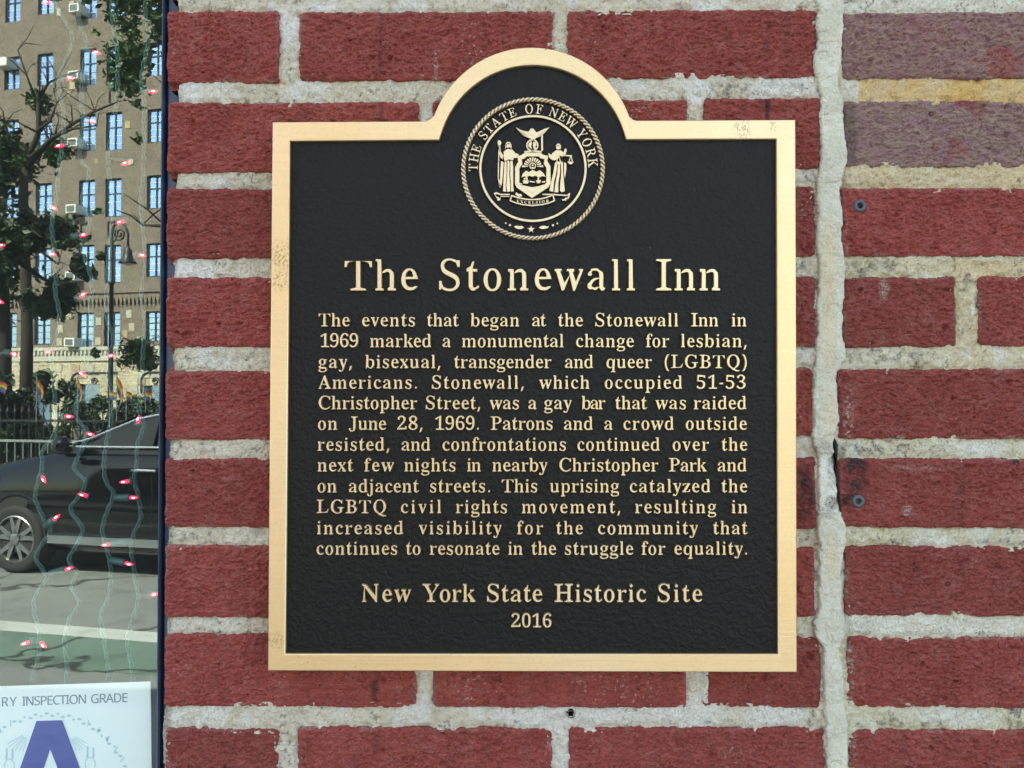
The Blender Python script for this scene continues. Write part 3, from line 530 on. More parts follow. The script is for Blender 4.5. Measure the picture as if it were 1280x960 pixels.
'p':'371|17 -139,17 -124 33 -123,40 -117 48 -112,50 -101,52 -64,52 243 52 274,46 283 40 292,19 295,19 310,143 310,143 263 173 319,230 319 266 319,293 298 320 277,335 241 350 206,350 160 350 111,334 72 319 34,291 12 263 -10,227 -10 178 -10,148 32,148 -58 148 -85,152 -99 156 -113,167 -118 178 -122,197 -123,197 -139|195 28 226 28,239 59 253 91,253 154 253 216,241 248 230 278,199 278 168 278,148 235,148 69 163 28',
'q':'364|175 -139,175 -123 204 -122,214 -114 224 -106,224 -83,224 29 191 -9,142 -9 106 -9,79 10 51 30,36 64 20 99,20 144 20 195,40 234 59 274,93 297 127 319,170 319 216 319,257 281,309 320,320 320,320 -83 320 -105,326 -113 333 -122,354 -123,354 -139|179 30 194 30,208 40 221 50,224 67,224 241 224 295,179 295 145 295,131 261 117 227,117 156 117 91,131 60 144 30',
'r':'287|18 0,18 16 38 17,45 26 52 34,52 56,52 252 52 277,46 285 40 293,20 293,21 310,146 310,146 252 163 284,187 301 211 318,233 318 261 318,275 304 289 289,289 266 289 246,278 234 267 222,248 222 230 222,222 231,207 250 200 260,189 260 175 260,162 241 149 223,149 192,149 56 149 33,159 25 169 17,197 16,197 0',
's':'288|151 -10 124 -10,87 6,73 9 57 9,51 -9,36 -9,36 105,53 105 62 63,87 39 111 15,140 15 165 15,179 27 192 38,192 58 192 87,156 105,107 130 72 147,54 169 37 191,37 220 37 263,65 291 93 319,141 319,166 316,199 308,206 306,213 305 224 305,230 319,244 319,244 222,228 222 218 258,196 277 175 296,149 296 128 296,116 286 105 275,105 259 105 243,115 232 126 222,146 212,191 189 226 173,241 151 257 130,257 95 257 46,228 18 199 -10',
't':'228|124 -9 83 -9,66 10 48 30,48 71,48 279,20 279,20 300,88 369 116 400,129 424,144 424,144 310,208 310,208 279,144 279,144 82 144 61,149 51 154 40,168 40 191 40,206 75,222 66 191 -9',
'u':'375|131 -10 85 -10,65 17 46 44,46 97,46 248 46 271,39 282 33 293,11 294,11 310,142 310,142 74 142 56,151 46 160 36,177 36 208 36,228 66,228 248 228 273,221 283 214 293,189 294,189 310,324 310,324 70 324 47,331 39 338 31,360 30,360 13 305 13,228 -10,228 40 212 17,186 3 161 -10',
'v':'306|142 -10,38 248,22 281 15 293,-3 293,-3 310,164 310,164 294,156 294 129 294,129 276,130 268,185 122,236 253,241 272 241 294,203 294,203 310,305 310,305 295 286 291,278 279,260 243,160 -10',
'w':'435|122 -10,17 265,6 284 0 291,-11 293,-11 310,138 310,138 293 125 293,120 289 114 285,114 276,116 266,120 253,167 127,211 235,201 266 195 283,190 288 184 294,168 295,168 310,323 310,323 293 296 292,296 276,296 269,298 262,336 141,382 256,387 275 387 285,380 289,356 295,356 310,445 310,445 295 431 294,425 284,412 258,304 -10,289 -10,223 197,140 -10',
'x':'319|5 0,5 15 35 23,62 56,123 136,43 263 25 291,4 293,4 310,169 310,169 294 140 294,140 280,149 260,183 206,224 257 234 269,234 279 234 287,227 290 220 293,201 294,201 310,311 310,311 296 283 290,254 254,198 184,291 36,303 21 308 16,319 15,319 0,155 0,155 16 170 16,178 19 185 23,185 30 185 41,173 59,138 114,97 61 85 44,85 34 85 15,114 15,118 15,118 0',
'y':'300|52 -140 27 -140,10 -125 -7 -109,-7 -84 -7 -66,5 -53 16 -40,36 -40 53 -40,64 -49 75 -59,75 -76,74 -81,74 -87 74 -99,86 -99 97 -99,114 -74,129 -44,140 -5,36 251,25 275,15 287 9 293,-3 293,-5 293,-5 310,162 310,162 293,136 289 128 286,128 275,130 267,133 257,185 119,230 241,236 260,238 274 238 285,229 289 221 293,203 293,203 310,300 310,300 293 285 293,277 281,259 242,162 -24 145 -71,129 -96 113 -121,95 -131 77 -140',
'z':'293|13 0,13 14,168 287,128 287 91 287,72 272 53 256,44 216,26 216,32 310,275 310,275 291,126 25,152 25 199 25,223 44 246 62,260 107,276 107,268 0',
'_A':'429|0 0,187 482,242 482,428 0,366 0,308 148,118 148,61 0|138 202,290 202,236 347,230 367,221 396,214 419,203 378,193 347',
'_C':'424|261 -7 188 -7,139 24 90 54,65 109 41 165,41 240 41 313,67 368 94 424,146 455 197 486,271 486 347 486,404 458,379 407,330 425 303 433,271 433 193 433,149 381 105 330,105 240 105 150,146 98 187 46,270 46 302 46,330 52,385 65,385 13 358 3,329 -2 301 -7',
'_D':'490|65 0,65 480,213 480 285 480,338 453 392 426,420 374 449 322,449 244 449 123,383 61 317 0,199 0|126 52,191 52 385 52,385 242 385 338,338 383 291 428,204 428,126 428',
'_E':'373|65 0,65 480,333 480,333 426,126 426,126 277,321 277,321 224,126 224,126 53,333 53,333 0',
'_G':'489|271 -7 196 -7,145 23 94 53,67 108 41 164,41 240 41 315,71 370 100 425,155 456 211 486,289 486 330 486,366 479 402 471,433 458,410 406 384 417,352 425 320 433,286 433 200 433,152 381 104 330,104 240 104 183,123 139 141 95,181 70 220 46,285 46,338 49,379 57,379 199,273 199,273 253,439 253,439 18 400 5,361 -1 321 -7',
'_I':'228|27 0,27 35,83 48,83 431,27 445,27 480,200 480,200 445,144 431,144 48,200 35,200 0',
'_N':'510|65 0,65 480,135 480,391 83,394 83,392 115,390 162,389 209,389 480,445 480,445 0,375 0,118 398,116 398,119 340,121 268,121 0',
'_O':'525|263 -7 188 -7,139 24 89 55,65 111 41 167,41 241 41 315,65 370 89 425,139 456 188 487,263 487 335 487,384 456 433 426,458 370 484 315,484 240 484 166,458 110 433 55,384 24 335 -7|263 46 345 46,382 98 420 150,420 240 420 331,382 382 345 434,263 434 182 434,143 382 105 331,105 240 105 150,143 98 181 46',
'_P':'406|65 0,65 480,192 480 286 480,329 443 372 406,372 338 372 299,354 264 336 230,294 208 253 187,181 187,126 187,126 0|126 238,174 238 242 238,276 261 310 283,310 336 310 382,280 405 251 428,187 428,126 428',
'_R':'418|65 0,65 480,197 480 287 480,329 446 372 412,372 343 372 305,358 279 344 254,322 239 300 224,276 215,408 0,337 0,221 198,126 198,126 0|126 249,197 249 256 249,283 272 310 296,310 340 310 388,281 407 253 427,194 427,126 427',
'_S':'369|166 -7 126 -7,91 -1 57 5,34 16,34 74 58 63,94 54 130 46,169 46 222 46,249 66 277 87,277 123 277 146,267 163 257 179,232 192 207 206,164 222 103 244,72 276 40 308,40 364 40 402,60 429 79 457,114 471 148 486,193 486 233 486,266 479 299 471,326 459,307 408 282 418,253 426 224 433,192 433 147 433,124 414 101 395,101 363 101 339,111 323 122 307,144 294 167 281,206 267 248 251,278 233 307 216,322 191 337 166,337 128 337 64,291 29 244 -7',
'_T':'373|156 0,156 426,7 426,7 480,366 480,366 426,217 426,217 0',
'_Y':'380|160 0,160 183,0 480,66 480,190 244,315 480,380 480,220 186,220 0',}
GL = {}
for k_, v_ in GJ.items():
    q = v_.split('|'); GL[k_] = (int(q[0]), [[[int(z) for z in p.split()] for p in s.split(',')] for s in q[1:]])
CAP = 455.0
def glyph_width(ch):
    if ch == ' ': return 170
    xs = [p[0] for s in GL[ch][1] for p in s]; return max(xs)
def poly_spline(cu, pts):
    s = cu.splines.new('BEZIER'); s.bezier_points.add(len(pts)-1)
    for b_, p in zip(s.bezier_points, pts):
        b_.co = (p[0], p[1], 0); b_.handle_left_type = b_.handle_right_type = 'VECTOR'
    s.use_cyclic_u = True
_GP = {}
def glyph_polys(ch, thin):
    """the outlines of a letter as polygons, its strokes made thinner by thin units on each side"""
    if (ch, thin) in _GP: return _GP[(ch, thin)]
    res = []
    for s in GL[ch][1]:
        P = []; n = len(s)
        for i, p in enumerate(s):
            q = s[(i+1) % n]
            if len(p) == 4:
                for k in range(4): t = k/4; P.append(((1-t)**2*p[0]+2*t*(1-t)*p[2]+t*t*q[0], (1-t)**2*p[1]+2*t*(1-t)*p[3]+t*t*q[1]))
            else: P.append((p[0], p[1]))
        P = [p for i, p in enumerate(P) if math.hypot(p[0]-P[i-1][0], p[1]-P[i-1][1]) > 2.0]
        res.append(P)
    if thin == 0: _GP[(ch, thin)] = res; return res
    def area(P): return sum(P[i-1][0]*p[1]-p[0]*P[i-1][1] for i, p in enumerate(P))
    big = max(res, key=lambda P: abs(area(P))); sg = 1 if area(big) > 0 else -1     # outer loops wind this way, holes the other
    E = [(P[i-1], P[i]) for P in res for i in range(len(P))]
    def depth(p, m):                                  # how thick the stroke is behind a point of its edge
        best = 400.0; ox, oy = p[0]+m[0]*1.5, p[1]+m[1]*1.5
        for (ax, ay), (bx, by) in E:
            ex, ey = bx-ax, by-ay; den = m[0]*ey - m[1]*ex
            if abs(den) < 1e-9: continue
            t = ((ax-ox)*ey-(ay-oy)*ex)/den; u = ((ax-ox)*m[1]-(ay-oy)*m[0])/den
            if t > 0 and -.001 <= u <= 1.001: best = min(best, t+1.5)
        return best
    out = []
    for P in res:
        n = len(P); Q = []
        for i in range(n):
            a, p, c = P[i-1], P[i], P[(i+1) % n]
            d1 = (p[0]-a[0], p[1]-a[1]); d2 = (c[0]-p[0], c[1]-p[1]); l1 = math.hypot(*d1) or 1; l2 = math.hypot(*d2) or 1
            n1 = (-d1[1]/l1*sg, d1[0]/l1*sg); n2 = (-d2[1]/l2*sg, d2[0]/l2*sg); dx = dy = 0
            mid1 = (p[0]-d1[0]*min(.5, 4/l1), p[1]-d1[1]*min(.5, 4/l1)); mid2 = (p[0]+d2[0]*min(.5, 4/l2), p[1]+d2[1]*min(.5, 4/l2))
            f = [float(np.interp(depth(q, m), [0, 28, 55, 112, 150, 260], [-thin*.14, -thin*.14, thin*.12, thin, thin, 0])) for q, m in ((mid1, n1), (mid2, n2))]
            det = n1[0]*n2[1]-n1[1]*n2[0]
            if abs(det) > .35:                        # a corner: move each of its two edges by its own amount
                dx = (f[0]*n2[1]-f[1]*n1[1])/det; dy = (n1[0]*f[1]-n2[0]*f[0])/det
            else:
                m = (n1[0]+n2[0], n1[1]+n2[1]); l = math.hypot(*m) or 1; q = (f[0]+f[1])/2; dx, dy = m[0]/l*q, m[1]/l*q
            l = math.hypot(dx, dy)
            if l > thin*1.5: dx *= thin*1.5/l; dy *= thin*1.5/l
            Q.append((p[0]+dx, p[1]+dy))
        out.append(Q)
    _GP[(ch, thin)] = out; return out
THIN = 0.0
from mathutils.geometry import tessellate_polygon
_GT = {}
def glyph_mesh(ch, thin, flare):
    """front outline, wider back outline and the triangles of the face, cached per letter"""
    key = (ch, thin, flare)
    if key in _GT: return _GT[key]
    res = []
    for P in glyph_polys(ch, thin):
        while True:                                   # drop needle points
            Q = []
            for i, p in enumerate(P):
                a, c = P[i-1], P[(i+1) % len(P)]; d1 = (p[0]-a[0], p[1]-a[1]); d2 = (c[0]-p[0], c[1]-p[1]); l = math.hypot(*d1)*math.hypot(*d2)
                if l < 1e-6 or math.hypot(*d1) < .8 or (d1[0]*d2[0]+d1[1]*d2[1])/l < -.86: continue
                Q.append(p)
            if len(Q) == len(P) or len(Q) < 4: break
            P = Q
        res.append(P)
    def area(P): return sum(P[i-1][0]*p[1]-p[0]*P[i-1][1] for i, p in enumerate(P))
    sg = 1 if area(max(res, key=lambda P: abs(area(P)))) > 0 else -1
    back = []
    for P in res:
        Q = []
        for i, p in enumerate(P):
            a, c = P[i-1], P[(i+1) % len(P)]; d1 = (p[0]-a[0], p[1]-a[1]); d2 = (c[0]-p[0], c[1]-p[1]); l1 = math.hypot(*d1) or 1; l2 = math.hypot(*d2) or 1
            m = (-(d1[1]/l1+d2[1]/l2)*sg, (d1[0]/l1+d2[0]/l2)*sg); l = math.hypot(*m) or 1; Q.append((p[0]-m[0]/l*flare, p[1]-m[1]/l*flare))
        back.append(Q)
    offs = [0]
    for P in res: offs.append(offs[-1]+len(P))
    tri = []
    for j, P in enumerate(res):                       # each solid loop with the holes that lie in it
        if area(P)*sg < 0: continue
        xs_ = [p[0] for p in P]; ys_ = [p[1] for p in P]
        grp = [j] + [h for h, H in enumerate(res) if area(H)*sg < 0 and min(xs_) < H[0][0] < max(xs_) and min(ys_) < H[0][1] < max(ys_)]
        loc = [offs[g]+i for g in grp for i in range(len(res[g]))]
        tri += [tuple(loc[i] for i in t) for t in tessellate_polygon([[Vector((p[0], p[1], 0)) for p in res[g]] for g in grp])]
    _GT[key] = (res, back, tri, sg); return _GT[key]
class Letters:
    def __init__(s, front, back, flare=0.0): s.m = MB(); s.f = front; s.b = back; s.fl = flare
    def glyph(s, ch, fn):
        res, back, tri, sg = glyph_mesh(ch, THIN, s.fl); n = sum(len(P) for P in res)
        V = [(fn(*p)[0], s.f, fn(*p)[1]) for P in res for p in P] + [(fn(*p)[0], s.b, fn(*p)[1]) for P in back for p in P]
        Fc = list(tri); k = 0
        for P in res:
            m = len(P)
            for i in range(m): a, c = k+i, k+(i+1) % m; Fc.append((a, c, c+n, a+n) if sg < 0 else (a, a+n, c+n, c))
            k += m
        # face the viewer
        fixed = []
        for f in Fc:
            if len(f) == 3:
                a, b_, c = (V[i] for i in f)
                if (b_[0]-a[0])*(c[2]-a[2])-(b_[2]-a[2])*(c[0]-a[0]) < 0: f = (f[0], f[2], f[1])
            fixed.append(f)
        s.m.add(V, fixed)
    def build(s, name, mat, parent): return s.m.build(name, mat, parent)
def new_curve(ext, bev=0.0, off=0.0, br=0):
    cu = bpy.data.curves.new('tmp', 'CURVE'); cu.dimensions = '2D'; cu.fill_mode = 'BOTH'; cu.extrude = ext; cu.bevel_depth = bev
    cu.offset = off; cu.bevel_resolution = br; cu.resolution_u = 4; return cu
def curve_to_mesh(cu, name, mat, parent, yc):
    """curve x,y -> world x,z; local z (towards the viewer) -> -y, centred on yc"""
    o = bpy.data.objects.new('tmp', cu); COL.objects.link(o)
    me = bpy.data.meshes.new_from_object(o.evaluated_get(bpy.context.evaluated_depsgraph_get()))
    COL.objects.unlink(o); bpy.data.objects.remove(o); bpy.data.curves.remove(cu)
    co = np.empty(len(me.vertices)*3, np.float32); me.vertices.foreach_get('co', co); co = co.reshape(-1,3)
    co = np.stack([co[:,0], yc - co[:,2], co[:,1]], 1); me.vertices.foreach_set('co', co.ravel())
    me.name = name; me.materials.clear(); me.materials.append(mat); me.update()
    return link(bpy.data.objects.new(name, me), parent)

plaque = empty('plaque', (0,0,0)); tag(plaque, 'black and gold historic site plaque with arched top, mounted on the red brick wall', 'plaque')
def A(px, py, Y=PF): p = W(px, py, Y); return (float(p[0]), float(p[2]))
def arc(cx, cy, rx, ry, a0, a1, n): return [(cx+rx*math.cos(math.radians(a0+(a1-a0)*i/n)), cy-ry*math.sin(math.radians(a0+(a1-a0)*i/n))) for i in range(n+1)]
outer = [(341,153),(531,152),(536,150.5),(540,147)] + arc(664.5,189.5,129.5,130,160,18,40) + [(788,146.5),(791,149.5),(796,151),(994,150),(996,840),(335,838)]
inner = [(362,175.5),(548,174.5)] + arc(666,202,120.5,121,167,13.5,40) + [(784,174),(971,173),(973.5,818.5),(356,818)]
PYO = PF
cu = new_curve(.0019, .0007, -.0004, 1)
for L in (outer, inner): poly_spline(cu, [A(x, y) for x, y in L])
bd = curve_to_mesh(cu, 'border', M['brass'], plaque, PF + .0026); 
cu = new_curve(.0060, .0005, -.0006, 1); poly_spline(cu, [A(x, y) for x, y in outer])
curve_to_mesh(cu, 'back_plate', M['brass'], plaque, PF + .0036 + .0067)
cu = new_curve(.0004); PANEL = PF + .0034
poly_spline(cu, [A(x, y) for x, y in [(352,165),(556,166)] + arc(666,202,125,125,165,15,30) + [(776,166),(981,163),(984,828),(347,828)]])
curve_to_mesh(cu, 'panel', M['panel'], plaque, PANEL + .0003)

LINES = [
 (407.8,16.4,[('The',398.3,437),('events',452.2,518.7),('that',533.5,573.3),('began',587.9,649.5),('at',664.7,682.7),('the',697.5,728.7),('Stonewall',744.4,848.2),('Inn',863.9,898.3),('in',914.3,933.5)]),
 (433.8,16.4,[('1969',400,448),('marked',462,539.4),('a',552.7,563.5),('monumental',576.9,705),('change',719.8,792.4),('for',807.2,837),('lesbian,',851,933.5)]),
 (460,16.4,[('gay,',397.6,439.8),('bisexual,',456.2,550.4),('transgender',567.5,689.8),('and',705.7,742),('queer',757.7,815.4),('(LGBTQ)',831,933.5)]),
 (485.8,16.4,[('Americans.',397.6,521.3),('Stonewall,',540,654.7),('which',673.6,737.3),('occupied',755.6,853.3),('51-53',870.9,932.6)]),
 (511.4,16.4,[('Christopher',397.6,521.8),('Street,',532.3,600.3),('was',611.5,648.8),('a',660,670),('gay',680,715),('bar',726.8,757.3),('that',769,808.8),('was',818.9,857.6),('raided',867,933.5)]),
 (537.2,16.4,[('on',396.9,421.7),('June',435.5,482.6),('28,',496.5,528),('1969.',543.6,598.7),('Patrons',613.2,691),('and',704.5,741.6),('a',755,765.5),('crowd',779,842.8),('outside',856.9,933.7)]),
 (563.3,16.4,[('resisted,',396.4,486.6),('and',501.4,538.2),('confrontations',552.7,707.5),('continued',721.4,825.2),('over',840.5,886.9),('the',902,934.2)]),
 (589.2,16.4,[('next',396.4,441.4),('few',455,492.5),('nights',504.9,569.4),('in',583.4,601.5),('nearby',615,684.6),('Christopher',698.7,823.4),('Park',836.2,883.8),('and',896.7,933.7)]),
 (615.4,16.4,[('on',396.4,421),('adjacent',435.5,523.4),('streets.',537.5,612.7),('This',627.3,671.7),('uprising',687,774.1),('catalyzed',787,888.5),('the',901.9,934.2)]),
 (641.4,16.4,[('LGBTQ',395.7,483),('civil',500.7,551.8),('rights',569.4,633.8),('movement,',651.9,775.5),('resulting',793.6,895.5),('in',914.3,934.7)]),
 (667.8,16.4,[('increased',395.7,504.2),('visibility',523,627.3),('for',646,679.5),('the',695.2,728.7),('community',747.2,872.8),('that',891.5,934.7)]),
 (693.4,16.4,[('continues',395.2,496.5),('to',507.3,526),('resonate',536.6,624.4),('in',634.8,653.7),('the',664.3,695.2),('struggle',706.2,791.7),('for',801.8,832.3),('equality.',842.8,934.3)])]
def words(name, base, cap, ws, mat, parent, thin, flare):
    global THIN
    THIN = thin; L = Letters(PF + .0001, PANEL + .0002, flare)
    for ch, xa, xb in ws:
        sc = cap / CAP; x0 = min(p[0] for s in GL[ch[0]][1] for p in s)
        nat = sum(GL[c][0] for c in ch[:-1]) + glyph_width(ch[-1]) - x0
        trk = ((xb-xa)/sc - nat) / max(1, len(ch)-1); x = -x0
        for c in ch:
            L.glyph(c, lambda gx, gy, x=x: A(xa + (x+gx)*sc, base - gy*sc)); x += GL[c][0] + trk
    return L.build(name, mat, parent)
for base, cap, ws in LINES:
    words('text_line', base, cap, ws, M['brass_letter'], plaque, 20, 6)
words('title_line', 362.6, 38.4, [('The',430.9,522.3),('Stonewall',549.2,795.5),('Inn',820,901.9)], M['brass_letter'], plaque, 25, 4)
words('text_line', 752.3, 21.9, [('New',451.5,514),('York',527.7,594.8),('State',608.9,678),('Historic',692.9,808),('Site',822.6,878)], M['brass_letter'], plaque, 19, 5)
words('text_line', 784.2, 16.4, [('2016',639,689.8)], M['brass_letter'], plaque, 19, 6)

# ---- the seal
SCX, SCY = 666.2, 210.3
seal = empty('seal', (0,0,0)); seal.parent = plaque; seal['label'] = 'round gold state seal with two robed figures and an eagle inside a rope ring'
def q2(u, v): return A(560 + u/4.5714, 100 + v/4.5714, PF+.0004)
def flat(name, polys, ext=.0007, bev=.0001, off=0.0, yc=None, mat='brass_letter'):
    cu = new_curve(ext, bev, off)
    for P_ in polys: poly_spline(cu, [q2(*p) for p in P_])
    return curve_to_mesh(cu, name, M[mat], seal, yc if yc is not None else PF + .0016)
def circ(u, v, r, n=20, e=1.0): return [(u+r*math.cos(2*math.pi*k/n), v+r*e*math.sin(2*math.pi*k/n)) for k in range(n)]
c0 = np.array(A(SCX, SCY)); RP = PX*.978
b = MB()
for ph in (0, math.pi):
    n = 48*9; V = []
    for i in range(n):
        a = 2*math.pi*i/n; q = a*48 + ph; r = 87.2 + 1.75*math.cos(q); yy = PF + .0015 - .0009*math.sin(q)
        V.append((c0[0]+r*RP*math.cos(a), yy, c0[1]+r*RP*math.sin(a)))
    V.append(V[0]); b.tube(V, 1.55*RP, 6, False)
b.build('rope_ring', M['brass_letter'], seal, True)
cu = new_curve(.0006, .0002)
for r in (67.0, 64.6): poly_spline(cu, [(c0[0]+r*RP*math.cos(2*math.pi*k/96), c0[1]+r*RP*math.sin(2*math.pi*k/96)) for k in range(96)])
curve_to_mesh(cu, 'inner_ring', M['brass_letter'], seal, PF+.0012)
# lettering round the ring: (letter, angle in degrees from the left, clockwise)
THIN = 22; LT = Letters(PF+.0006, PANEL+.0002, 6)
ARC = [('T',1),('H',10.5),('E',19.5),('S',33.5),('T',42),('A',51.5),('T',61),('E',69.5),('O',86),('F',96),('N',110),('E',119.5),('W',129.5),('Y',144.5),('O',154),('R',164.5),('K',174.5)]
for ch, an in ARC:
    th = math.radians(180 - an); sc = 11.6/CAP; wd = glyph_width(ch)
    rad = (math.cos(th), math.sin(th)); tan = (math.sin(th), -math.cos(th))
    def fn(gx, gy):
        tx = (gx - wd/2)*sc*.86; ry = 69.3 + gy*sc
        return (c0[0] + (rad[0]*ry + tan[0]*tx)*RP, c0[1] + (rad[1]*ry + tan[1]*tx)*RP)
    LT.glyph(ch, fn)
LT.build('ring_lettering', M['brass_letter'], seal)
flat('eagle', [[(390,270),(413,284),(440,291),(460,295),(468,284),(474,276),(486,276),(494,286),(506,299),(522,292),(546,280),(578,270),(566,284),(553,300),(536,316),(516,325),(502,330),(492,346),(478,336),(463,330),(443,322),(424,310),(404,290)]])
flat('eagle_wing_feather', [[(402,280),(430,304),(424,306),(400,286)],[(545,285),(520,312),(528,315),(556,288)],[(425,292),(452,316),(447,318),(418,290)]], yc=PF+.0004, ext=.0002)
flat('globe', [circ(482,372,35), circ(482,372,28), [(462,360),(476,348),(480,362),(474,376),(480,392),(468,386),(458,374)], [(488,352),(502,356),(508,368),(498,378),(504,392),(492,394),(486,378)]])
flat('bead', [circ(442+i*11, 405+abs(i-4)*1.0, 5.4, 8) for i in range(9)])
flat('liberty_pole', [[(533,308),(542,308),(543,402),(533,402)]], yc=PF+.0018)
so_ = [(398,436),(420,430),(440,416),(525,416),(548,430),(572,434),(566,462),(585,494),(585,592),(574,612),(480,674),(391,612),(384,592),(384,500),(402,468)]
si_ = [(420,452),(438,448),(450,436),(518,436),(530,447),(553,452),(548,477),(563,502),(563,586),(553,600),(480,648),(414,600),(407,586),(407,506),(424,478)]
flat('shield_rim', [so_, si_], ext=.0010, bev=.0002, yc=PF+.0014)
sun_p = [circ(484,490,19), circ(484,490,14)]
for k in range(11):
    a = math.radians(180 - k*18 + 0); r0, r1 = 26, (60 if k % 2 == 0 else 52)
    if 0 < k < 10: r1 = min(r1, 50)
    ca, sa = math.cos(a), -math.sin(a); wv_ = 5.2
    sun_p.append([(484+ca*r0-sa*1.5, 492+sa*r0+ca*1.5), (484+ca*r1-sa*wv_, 492+sa*r1+ca*wv_), (484+ca*r1+sa*wv_, 492+sa*r1-ca*wv_), (484+ca*r0+sa*1.5, 492+sa*r0-ca*1.5)])
sun_p += [circ(484,486,5,10), [(476,496),(492,496),(488,506),(480,506)]]
flat('rising_sun', sun_p)
flat('mountain', [[(420,556),(428,535),(446,517),(462,526),(484,513),(506,524),(524,514),(546,532),(557,552),(540,548),(520,556),(500,545),(484,552),(465,546),(446,554),(436,548)]])
flat('ship', [[(428,573),(462,573),(457,590),(432,590)],[(434,560),(442,556),(442,570),(434,570)],[(446,552),(455,558),(455,570),(446,570)],[(504,572),(530,570),(526,588),(508,588)],[(512,556),(520,552),(520,568),(512,568)]])
flat('shoreline', [[(412,598),(440,604),(480,612),(520,606),(556,594),(552,604),(520,622),(480,644),(446,624)],[(468,576),(498,580),(496,585),(466,582)],[(414,588),(424,592),(422,597),(413,594)],[(536,580),(556,576),(556,583),(538,586)]])
flat('left_figure', [circ(344,372,13,14), [(330,362),(338,352),(354,354),(362,368),(363,392),(356,388),(354,366),(338,364),(333,384),(327,392)],
   [(318,408),(340,392),(368,398),(384,416),(405,424),(410,412),(398,440),(384,446),(376,440),(372,458),(346,452),(326,462),(320,450)],
   [(340,462),(346,458),(352,470),(350,540),(356,600),(354,636),(338,638),(334,600),(338,540)],[(356,462),(369,462),(372,500),(372,600),(376,634),(359,637),(361,600),(356,540)],
   [(324,466),(334,464),(334,530),(329,600),(331,638),(315,634),(318,560)],
   [(304,462),(318,470),(313,540),(308,590),(300,612),(292,606),(298,560),(300,500)],
   [(283,352),(290,342),(299,346),(305,358),(298,372),(300,408),(316,430),(312,452),(300,440),(290,404),(288,376)]])
flat('staff', [[(285,560),(290,560),(302,612),(296,614)],[(286,470),(291,470),(290,556),(285,556)],[(289,372),(294,372),(292,465),(287,465)]], yc=PF+.0016)
flat('right_figure', [circ(630,384,12,14), [(617,374),(626,362),(640,364),(646,380),(643,396),(638,376),(622,378)],
   [(598,416),(620,400),(646,402),(660,414),(656,438),(640,432),(626,452),(604,458),(590,452),(578,440),(574,416),(590,428)],
   [(612,470),(624,468),(620,520),(606,580),(601,638),(580,632),(590,580),(604,520)],[(629,468),(640,468),(640,530),(630,590),(630,640),(608,640),(614,590),(626,530)],
   [(645,468),(656,466),(658,530),(664,600),(668,634),(650,640),(640,630),(642,590),(648,530)],[(664,470),(676,476),(676,510),(668,560),(664,530)],
   [(660,414),(668,392),(677,392),(678,404),(670,424),(664,432)]])
flat('scales', [[(620,424),(708,430),(708,436),(620,431)],[(668,412),(673,412),(672,432),(667,432)],[(702,436),(706,436),(713,464),(709,464)],[(699,436),(702,437),(694,464),(690,464)],[(684,466),(717,466),(710,478),(702,482),(692,478)],
   [(628,432),(631,432),(624,464),(620,464)],[(633,432),(636,432),(644,464),(640,464)],[(616,466),(648,466),(640,480),(630,483),(622,478)]], yc=PF+.0014)
flat('platform', [[(262,646),(276,640),(300,650),(352,650),(352,656),(300,656),(276,650),(268,656),(284,670),(290,668),(290,674),(300,672),(298,684),(288,690),(280,684),(286,678),(278,674)],
   [(540,650),(600,650),(680,656),(696,644),(698,650),(690,676),(676,680),(676,690),(664,686),(656,690),(652,680),(662,682),(672,672),(684,672),(688,658),(676,662),(604,657),(540,656)],[(300,662),(350,662),(350,666),(300,666)],[(384,650),(392,642),(404,652),(416,650),(424,662),(408,666),(396,662)]])
bo = [(352,690),(362,656),(400,668),(440,676),(482,680),(526,676),(566,666),(602,652),(612,690),(580,704),(540,714),(482,720),(426,714),(386,704)]
bi = [(358,686),(366,664),(400,675),(440,683),(482,686),(526,683),(566,673),(598,660),(605,686),(578,698),(540,708),(482,713),(426,708),(388,698)]
flat('scroll', [bo, bi])
THIN = 0; LT = Letters(PF+.0007, PANEL+.0002, 0)
def scroll_pt(x, y): v = 707 - 17*((x-482)/122)**2*1.0; return q2(x, v - y)
xx = 392; EX = 'EXCELSIOR'; sc = 16/CAP
tot = sum(GL[c][0] for c in EX)*sc; gap = (576-392-tot)/8
for c in EX:
    x0_ = xx
    LT.glyph(c, lambda gx, gy: scroll_pt(x0_ + gx*sc, gy*sc)); xx += GL[c][0]*sc + gap
LT.build('motto', M['brass_letter'], seal)
star = [(475+ (21 if k%2==0 else 8)*math.sin(math.pi*k/5), 852-(21 if k%2==0 else 8)*math.cos(math.pi*k/5)) for k in range(10)]
flat('bottom_ornament', [star, circ(330,817,4.5,8), circ(354,828,6,10), circ(600,829,6,10), circ(625,819,4.5,8),
   [(378,836),(392,832),(410,835),(422,833),(434,842),(420,850),(404,851),(388,846)], [(520,842),(534,834),(552,832),(566,837),(576,834),(572,844),(556,849),(536,851)]])

# ================================================================ the window: frame, glass, what hangs and lies behind it
win = empty('shop_window', (0,0,0)); tag(win, 'shop window with dark blue grey metal frame left of the brick wall, mirroring the street', 'window')
def fx(px, Y): return float(W(px, 480, Y)[0])
zt, zb = 2.45, .62
x_r = fx(236, .045); x_l = x_r - 2.1
def xp(px, py, Y): return float(W(px, py, Y)[0])
xi = xp(205, 10, .022)
